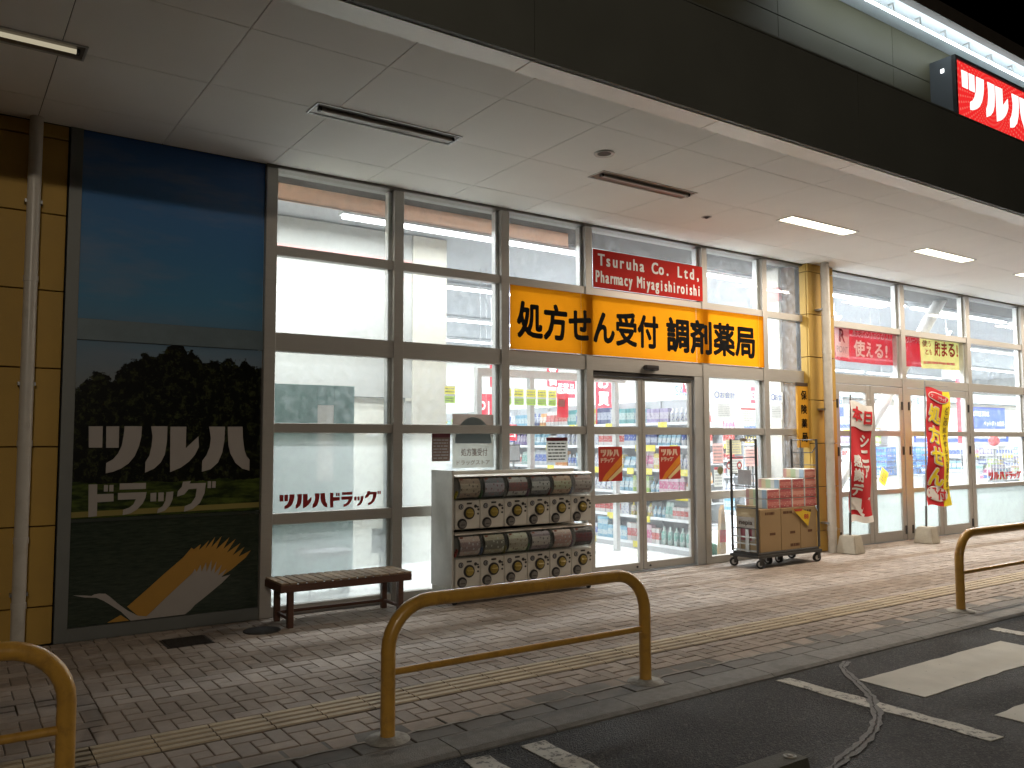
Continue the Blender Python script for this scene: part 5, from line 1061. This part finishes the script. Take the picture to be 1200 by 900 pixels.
def gondola(x, y0, y1, zs, depth, lab, seed, ind_y, dirn=-1, kinds=None, back=True, reach=0.0):
    """shelf run along Y whose goods face -X; goods in front of ind_y are single objects"""
    rg = random.Random(seed); t = thing('shelf_rack', lab, 'shelf', (x, y0, 0.01), 'goods shelves in the shop'); L = y1-y0; H = zs[-1]+0.33
    B(depth-0.02, depth, 0, L, 0.0, H).obj('back_panel', shelfm, t); B(0, depth-0.021, 0, L, 0.0, 0.09).obj('base', mat('kick_grey', (0.35, 0.36, 0.37), 0.5), t)
    for z in zs: B(0 if z < 0.2 else 0.06, depth-0.021, 0.0, L, z-0.02+0.001, z).obj('shelf_board', shelfm, t); B((0 if z < 0.2 else 0.06)-0.008, (0 if z < 0.2 else 0.06)-0.001, 0, L, z-0.035, z+0.005).obj('price_strip', stripm, t)
    for yy in [k*0.9 for k in range(int(L/0.9)+1)]: B(depth-0.045, depth-0.021, yy-0.012, yy+0.012, 0.0, H).obj('post', shelfm, t) if yy > 0.01 else None
    cards = {0: [], 1: []}
    stuffb = MB(); sm_list = [q[0] for q in pk]
    for si, z in enumerate(zs):
        y = 0.01; lim = (zs[si+1]-z-0.05) if si+1 < len(zs) else 0.30; xf = (0 if z < 0.2 else 0.06)+0.012
        while y < L-0.1:
            kd_ = rg.choice((0, 0, 0, 1, 2, 2)); w = rg.uniform(0.065, 0.12); h = min(lim, rg.uniform(0.15, 0.27)); mi = rg.randrange(len(pk)); cnt = rg.randint(2, 5); d = 0.09
            w, h = round(w, 2), round(h, 2)
            stack = 2 if (kd_ == 0 and h < lim/2) else 1; mi = mi if rg.random() < 0.55 else rg.choice((0, 3, 9, 2))
            if y < 3.5 and rg.random() < 0.5:
                B(xf-0.026, xf-0.024, y, y+rg.uniform(0.12, 0.3), z-0.08, z+0.01).obj('price_card', pricey, t)
            for c in range(cnt):
                if y+w > L: break
                for s in range(stack):
                    if y0+y < ind_y and IND[0] < 288:
                        key = (kd_, w, h, mi)
                        if key not in pm_cache: pm_cache[key] = product_mb(kd_, w, d, h).data('product', sm_list[mi])
                        nm_ = ('product_carton', 'product_bottle', 'product_pouch')[kd_]
                        link(nm_, pm_cache[key], None, (x+xf+rg.uniform(0, 0.008), y0+y, z+0.011+s*(h+0.001)), '%s %s on the %s shelf level facing the sliding doors' % (pk[mi][1], ('carton', 'bottle', 'pouch')[kd_], ('lowest', 'second', 'third', 'fourth', 'fifth', 'top')[si]), ('box', 'bottle', 'pouch')[kd_], 'shelf goods: %s %s, %s level' % (pk[mi][1], ('cartons', 'bottles', 'pouches')[kd_], ('lowest', 'second', 'third', 'fourth', 'fifth', 'top')[si])); IND[0] += 1
                    else: product_mb(kd_, w, d, h, stuffb, (xf, y, z+0.001+s*(h+0.001)), mi)
                y += w+0.006
    if stuffb.v: o = stuffb.obj('packed_goods', sm_list, None, (x, y0, 0.01), label='rows of packed goods on the deeper part of the shelves: '+lab, cat='goods', kind='stuff')
    return t
Z6 = (0.10, 0.46, 0.80, 1.13, 1.46, 1.78)
gondola(8.30, 0.55, 8.6, Z6, 0.42, 'long white goods shelf facing the sliding doors', 11, 3.4)
gondola(10.9, 2.6, 8.6, Z6, 0.42, 'white goods shelf running into the shop behind the pharmacy window', 12, 0)
gondola(13.6, 4.4, 9.6, Z6, 0.42, 'white goods shelf deeper in the shop left of the checkouts', 13, 0)
gondola(17.6, 3.6, 10.5, Z6, 0.42, 'white goods shelf behind the checkout counters', 14, 0)
gondola(21.0, 3.4, 10.5, (0.10, 0.46, 0.80, 1.13), 0.42, 'low white goods shelf behind the right-hand doors', 15, 0)
gondola(25.0, 3.0, 10.5, (0.10, 0.46, 0.80, 1.13), 0.42, 'low white goods shelf at the far right of the shop', 16, 0)
# far counter wall with blue signs
t = thing('drink_corner', 'white bulkhead with blue drink signs on the far side of the shop', 'wall', (19.2, 6.8, 0))
B(0, 14, 0, 0.3, 1.35, 2.75).obj('bulkhead', mat('warm_white_board', (0.50, 0.49, 0.46), 0.6), t); B(0, 14, -0.25, 0.3, 2.76, 3.05).obj('grey_band', mat('grey_green_band', (0.36, 0.41, 0.40), 0.6), t); B(0, 14, 0.1, 0.3, 0, 1.349).obj('cooler_front', mat('cooler_grey', (0.45, 0.47, 0.5), 0.3), t)
bl = emis('blue_sign_glow', (0.02, 0.09, 0.62), 1.0); bs = mat('blue_sign', (0.02, 0.07, 0.55), 0.4); wt = emis('white_letter_glow', (0.8, 0.85, 1.0), 0.9)
B(8.6, 11.2, -0.03, -0.001, 1.95, 2.66).obj('blue_sign', bs, t); text('PET BOTTLE DRINK', 8.65, 10.1, 2.35, 2.52, -0.034, whiteprint, t, 0.02); text('ペットボトル飲料', 9.7, 11.1, 2.03, 2.2, -0.034, whiteprint, t, 0.02)
B(5.5, 11.4, -0.02, -0.001, 1.50, 1.80).obj('blue_strip', bs, t); b = MB(); lines(b, 5.6, 11.2, 1.58, 1.72, 1, -0.022, 5); b.obj('strip_print', whiteprint, t)
B(1.0, 1.9, -0.03, -0.001, 2.05, 2.55).obj('blue_sign', bs, t); text('ベビー', 1.1, 1.8, 2.12, 2.3, -0.034, whiteprint, t, 0.02)
t = thing('pillar', 'red square pillar seen through the right-hand door', 'pillar', (23.8, 5.0, 0)); B(0, 0.42, 0, 0.4, 0, 3.3).obj('shaft', filmm('red_pillar_paint', (0.68, 0.06, 0.08), 0.1), t); B(0, 0.42, 0, 0.4, 3.301, 4.2).obj('upper_shaft', whitewall, t)
t = thing('brace_pipe', 'thick white diagonal steel brace behind the right-hand glass', 'brace', (0, 0, 0)); MB().cyl((11.0, 0.55, 0.3), (14.95, 0.55, 4.2), 0.10, n=20).obj('pipe', mat('brace_paint', (0.62, 0.61, 0.60), 0.4), t)
t = thing('pillar', 'beige pillar inside the glass beside the yellow column', 'pillar', (9.98, 0.34, 0)); B(0, 0.62, 0, 0.35, 0.01, 4.2).obj('shaft', mat('beige_pillar', (0.55, 0.52, 0.46), 0.7, 0, 0.03), t); B(-0.01, 0.63, -0.01, 0.36, 3.55, 3.75).obj('red_collar', mat('salmon_band', (0.55, 0.16, 0.13), 0.5), t)
# hanging boards and banners
def hang(x, y, z0, z1, w, m, lab, txt=None, tm_=None, vertical=False, cat='banner'):
    t = thing('hanging_banner', lab, cat, (x, y, z0)); B(0, w, 0, 0.004, 0, z1-z0).obj('sheet', m, t)
    for xx in (0.03, w-0.03): MB().cyl((xx, 0.002, z1-z0), (xx, 0.002, 4.2-z0), 0.003, n=5).obj('cord', steel, t)
    if txt:
        if vertical:
            h = (z1-z0)/len(txt)
            for k, ch in enumerate(txt): text(ch, w*0.15, w*0.85, z1-z0-h*(k+0.9), z1-z0-h*(k+0.1), -0.002, tm_, t, 0.03)
        else: text(txt, w*0.05, w*0.95, (z1-z0)*0.2, (z1-z0)*0.75, -0.002, tm_, t, 0.01)
rf = filmm('sale_red_paper', (0.50, 0.03, 0.05), 0.35); wf = filmm('hanging_white_board', (0.52, 0.54, 0.60), 0.4)
hang(8.35, 2.5, 1.78, 2.60, 0.32, rf, 'red hanging sale banner at the left of the entrance view', 'お買得', whiteprint, True)
hang(8.9, 3.0, 2.02, 2.22, 1.33, wf, 'white hanging board with pale lettering over the entrance aisle', 'Cosmetics & Beauty', greyprint, cat='sign')
hang(9.3, 5.0, 2.55, 3.0, 0.26, rf, 'small red hanging banner seen in the third window', '特価', whiteprint, True); hang(8.04, 5.0, 2.5, 2.95, 0.27, rf, 'small red hanging banner seen at the edge of the second window', '特価', whiteprint, True)
hang(6.86, 3.5, 1.83, 2.27, 0.36, rf, 'red poster board behind the second window', 'P10', whiteprint); hang(6.9, 3.4, 1.55, 1.8, 0.6, rf, 'wide red poster board behind the mullion of the third window', '本日', whiteprint)
hang(15.2, 2.2, 2.55, 2.75, 0.4, wf, 'white hanging lane board behind the banner', 'レジ', redprint, cat='sign')
for k, (x, y) in enumerate(((13.6, 1.9), (17.5, 1.9))):
    t = thing('hanging_marker', ('left' if k == 0 else 'right')+' white angled lane marker hanging under the ceiling light', 'marker', (x, y, 3.75)); b = MB(); b.prism([(0, 0.16), (0.04, 0.16), (0.10, 0.06), (0.22, 0.12), (0.24, 0.09), (0.12, 0.0), (0.06, -0.12), (0.0, -0.12), (0.05, 0.02)], 0, 0.02); b.obj('marker', whitem, t); MB().cyl((0.02, 0.01, 0.16), (0.02, 0.01, 0.44), 0.005, n=6).obj('cord', steel, t)
for k, (x, y, wd_, tx_, lb) in enumerate(((11.6, 3.8, 0.5, '特価', 'over the shelves right of the cart view'), (13.2, 5.6, 0.6, 'SALE', 'above the middle shelves'), (16.2, 6.0, 0.6, '日用品', 'above the shelves behind the checkouts'), (19.6, 6.2, 0.6, '食品', 'above the far shelves'), (10.6, 6.4, 0.5, '医薬品', 'deep behind the third window'), (22.4, 5.5, 0.6, 'お菓子', 'left of the red pillar'))):
    hang(x, y, 2.45, 2.85, wd_, rf if k % 2 == 0 else wf, ('red' if k % 2 == 0 else 'white')+' hanging category board '+lb, tx_, whiteprint if k % 2 == 0 else blueprint, cat='sign')
# inner windbreak frame
t = thing('inner_frame', 'pale metal frame of the inner windbreak behind the third window', 'frame', (0, 0, 0))
for xx in (5.6, 6.42, 7.9): B(xx, xx+0.07, 1.55, 1.62, 0.01, 2.36).obj('post', alul, t)
B(5.6, 8.1, 1.54, 1.63, 2.361, 2.46).obj('beam', alul, t); 
# checkout counters, baskets
for k, (x, lab) in enumerate(((14.2, 'checkout counter nearest the red banner'), (16.4, 'checkout counter behind the red and yellow banner'), (19.2, 'checkout counter near the right frame edge'))):
    t = thing('checkout_counter', 'white '+lab, 'counter', (x, 1.9, 0.01), 'checkout counters')
    B(0, 0.6, 0, 1.8, 0, 0.8, 0.01).obj('cabinet', whitem, t); B(-0.02, 0.62, -0.02, 1.82, 0.801, 0.84, 0.005).obj('counter_top', mat('grey_laminate', (0.4, 0.4, 0.42), 0.4), t); B(0.12, 0.42, 0.7, 0.74, 0.95, 1.2, 0.01).obj('screen', blackp, t); MB().cyl((0.27, 0.75, 0.84), (0.27, 0.75, 1.0), 0.02, n=10).obj('screen_stand', steel, t)
    B(0.05, 0.3, 0.2, 0.5, 0.841, 0.98).obj('scanner_box', greyprint, t)
blueb = mat('blue_plastic', (0.02, 0.20, 0.62), 0.35, 0, 0.05)
def basket_mb(w, d, h):
    b = MB(); n = 9
    for i in range(n): 
        for yy_ in (0, d): b.box(w*i/(n-1)-0.004, w*i/(n-1)+0.004, yy_-0.003, yy_+0.003, 0, h)
    for i in range(7):
        for xx in (0, w): b.box(xx-0.003, xx+0.003, d*i/6-0.004, d*i/6+0.004, 0, h)
    for z in (0, h*0.5): b.box(0, w, -0.004, 0.004, z, z+0.012).box(0, w, d-0.004, d+0.004, z, z+0.012).box(-0.004, 0.004, 0, d, z, z+0.012).box(w-0.004, w+0.004, 0, d, z, z+0.012)
    b.box(-0.012, w+0.012, -0.012, 0.012, h-0.03, h).box(-0.012, w+0.012, d-0.012, d+0.012, h-0.03, h).box(-0.012, 0.012, 0.013, d-0.013, h-0.03, h).box(w-0.012, w+0.012, 0.013, d-0.013, h-0.03, h).box(0, w, 0, d, 0, 0.006); return b
bkd = basket_mb(0.5, 0.36, 0.2).data('blue_basket', blueb); k = 0; hgt = ['bottom', 'second', 'third', 'fourth', 'fifth']
for sx_, (x, y, nm_) in enumerate(((14.9, 1.75, 'nearest the red banner'), (15.5, 1.8, 'right of the red banner'), (16.3, 1.75, 'beside the red and yellow banner'))):
    for j in range(4): link('shopping_basket', bkd, None, (x, y, 0.88+0.11*j), 'blue shopping basket, %s of the stack %s' % (hgt[j], nm_), 'basket', 'blue shopping baskets in stacks')
    t = thing('basket_stand', 'white wire stand under the blue basket stack '+nm_, 'stand', (x-0.03, y-0.03, 0.01), 'white wire basket stands'); b = MB()
    for i in range(9): b.box(0.07*i, 0.07*i+0.006, 0, 0.006, 0, 0.85)
    for z in (0.1, 0.35, 0.6, 0.85): b.box(0, 0.566, -0.004, 0.0, z, z+0.01)
    b.obj('wire_front', whitem, t); b = MB(); b.box(0, 0.56, 0.01, 0.4, 0.84, 0.86); b.obj('tray', whitem, t)
wire = MB()
for i in range(13): wire.box(0.12*i-0.004, 0.12*i+0.004, 0, 0.008, 0, 0.62)
for j in range(6): wire.box(0, 1.44, -0.006, 0.0, 0.12*j, 0.12*j+0.008)
wd = wire.data('wire_grid', whitem)
for k, x in enumerate((16.95, 18.5)):
    t = thing('wire_bin', ('left' if k == 0 else 'right')+' white wire sale bin behind the far right window', 'bin', (x, 0.9, 0.75), 'white wire sale bins'); link('wire_front', wd, t); link('wire_back', wd, t, (0, 0.5, 0)); B(0, 1.44, 0.01, 0.49, -0.02, 0.0).obj('floor_panel', whitem, t)
    for xx in (0, 1.43):
        for yy_ in (0, 0.48): B(xx, xx+0.02, yy_, yy_+0.02, -0.74, -0.021).obj('leg', whitem, t)
    rg = random.Random(k); b = MB()
    for q in range(26): product_mb(0, rg.uniform(.1, .16), rg.uniform(.1, .2), rg.uniform(.08, .14), b, (rg.uniform(0.03, 1.2), rg.uniform(0.03, 0.32), 0.01+0.1*rg.randint(0, 3)), rg.randrange(len(pk)))
    b.obj('bin_goods', [q[0] for q in pk], None, (x, 0.9, 0.75), label='mixed packs heaped in the %s wire sale bin' % ('left' if k == 0 else 'right'), cat='goods', kind='stuff')
t = thing('toy_ball', 'red ball on top of the wire bin behind the far right window', 'ball', (18.3, 1.4, 1.42)); MB().lathe([(0.11*math.sin(R(a)), 0.11-0.11*math.cos(R(a))) for a in range(0, 181, 15)], n=18).obj('ball', mat('ball_red', (0.6, 0.05, 0.05), 0.35), t); 
B(18.15, 18.45, 1.25, 1.55, 1.37, 1.418).obj('ball_tray', whitem, label='small white tray under the red ball', cat='tray'); MB().cyl((18.3, 1.4, 0.01), (18.3, 1.4, 1.369), 0.02, n=10).obj('tray_post', steel, label='thin steel post holding the tray with the red ball', cat='post')
# umbrella rack inside near the beige pillar
t = thing('umbrella_rack', 'rack of black and white umbrellas inside the window by the cart', 'rack', (9.55, 0.62, 0.01))
for xx in (0, 0.36): MB().cyl((xx, 0, 0), (xx, 0, 1.45), 0.01, n=8).obj('post', steel, t)
B(0, 0.36, -0.008, 0.008, 1.30, 1.32).obj('rail', steel, t); B(0.02, 0.34, -0.004, 0.004, 1.36, 1.45).obj('header_card', whitep, t)
for k in range(7): MB().cyl((0.03+0.05*k, 0.0, 0.75), (0.03+0.05*k, 0.0, 1.29), 0.008, 0.018, n=8).obj('umbrella', whitep if k % 2 else blackp, t)
# bamboo / wooden cutout display near the door
t = thing('floor_display', 'tan wedge-shaped floor display with a red label inside the window by the sliding door', 'display', (8.50, 0.22, 0.01)); MB().prism([(0, 0), (0.12, 0), (0.13, 0.45), (0.09, 0.68), (0.05, 0.62)], 0, 0.05).obj('board', mat('tan_board', (0.50, 0.32, 0.16), 0.6), t); B(0.005, 0.125, -0.004, -0.0005, 0.2, 0.36).obj('red_label', redprint, t)
t = thing('green_canister', 'small dark green canister inside the window by the sliding door', 'canister', (8.37, 0.22, 0.01)); MB().lathe([(0.0, 0), (0.05, 0), (0.055, 0.01), (0.055, 0.18), (0.03, 0.2), (0, 0.2)], n=16).obj('can', mat('dark_green_paint', (0.02, 0.13, 0.07), 0.4), t)
t = thing('wall_monitor', 'small dark framed monitor behind the third window', 'monitor', (5.42, 0.6, 1.2)); B(0, 0.17, 0, 0.02, 0.1, 0.3, 0.005).obj('bezel', blackp, t); B(0.012, 0.158, -0.002, -0.0005, 0.115, 0.285).obj('screen', mat('pale_screen', (0.55, 0.58, 0.65), 0.2), t); MB().cyl((0.08, 0.01, -1.19), (0.08, 0.01, 0.1), 0.012, n=8).obj('post', steel, t)
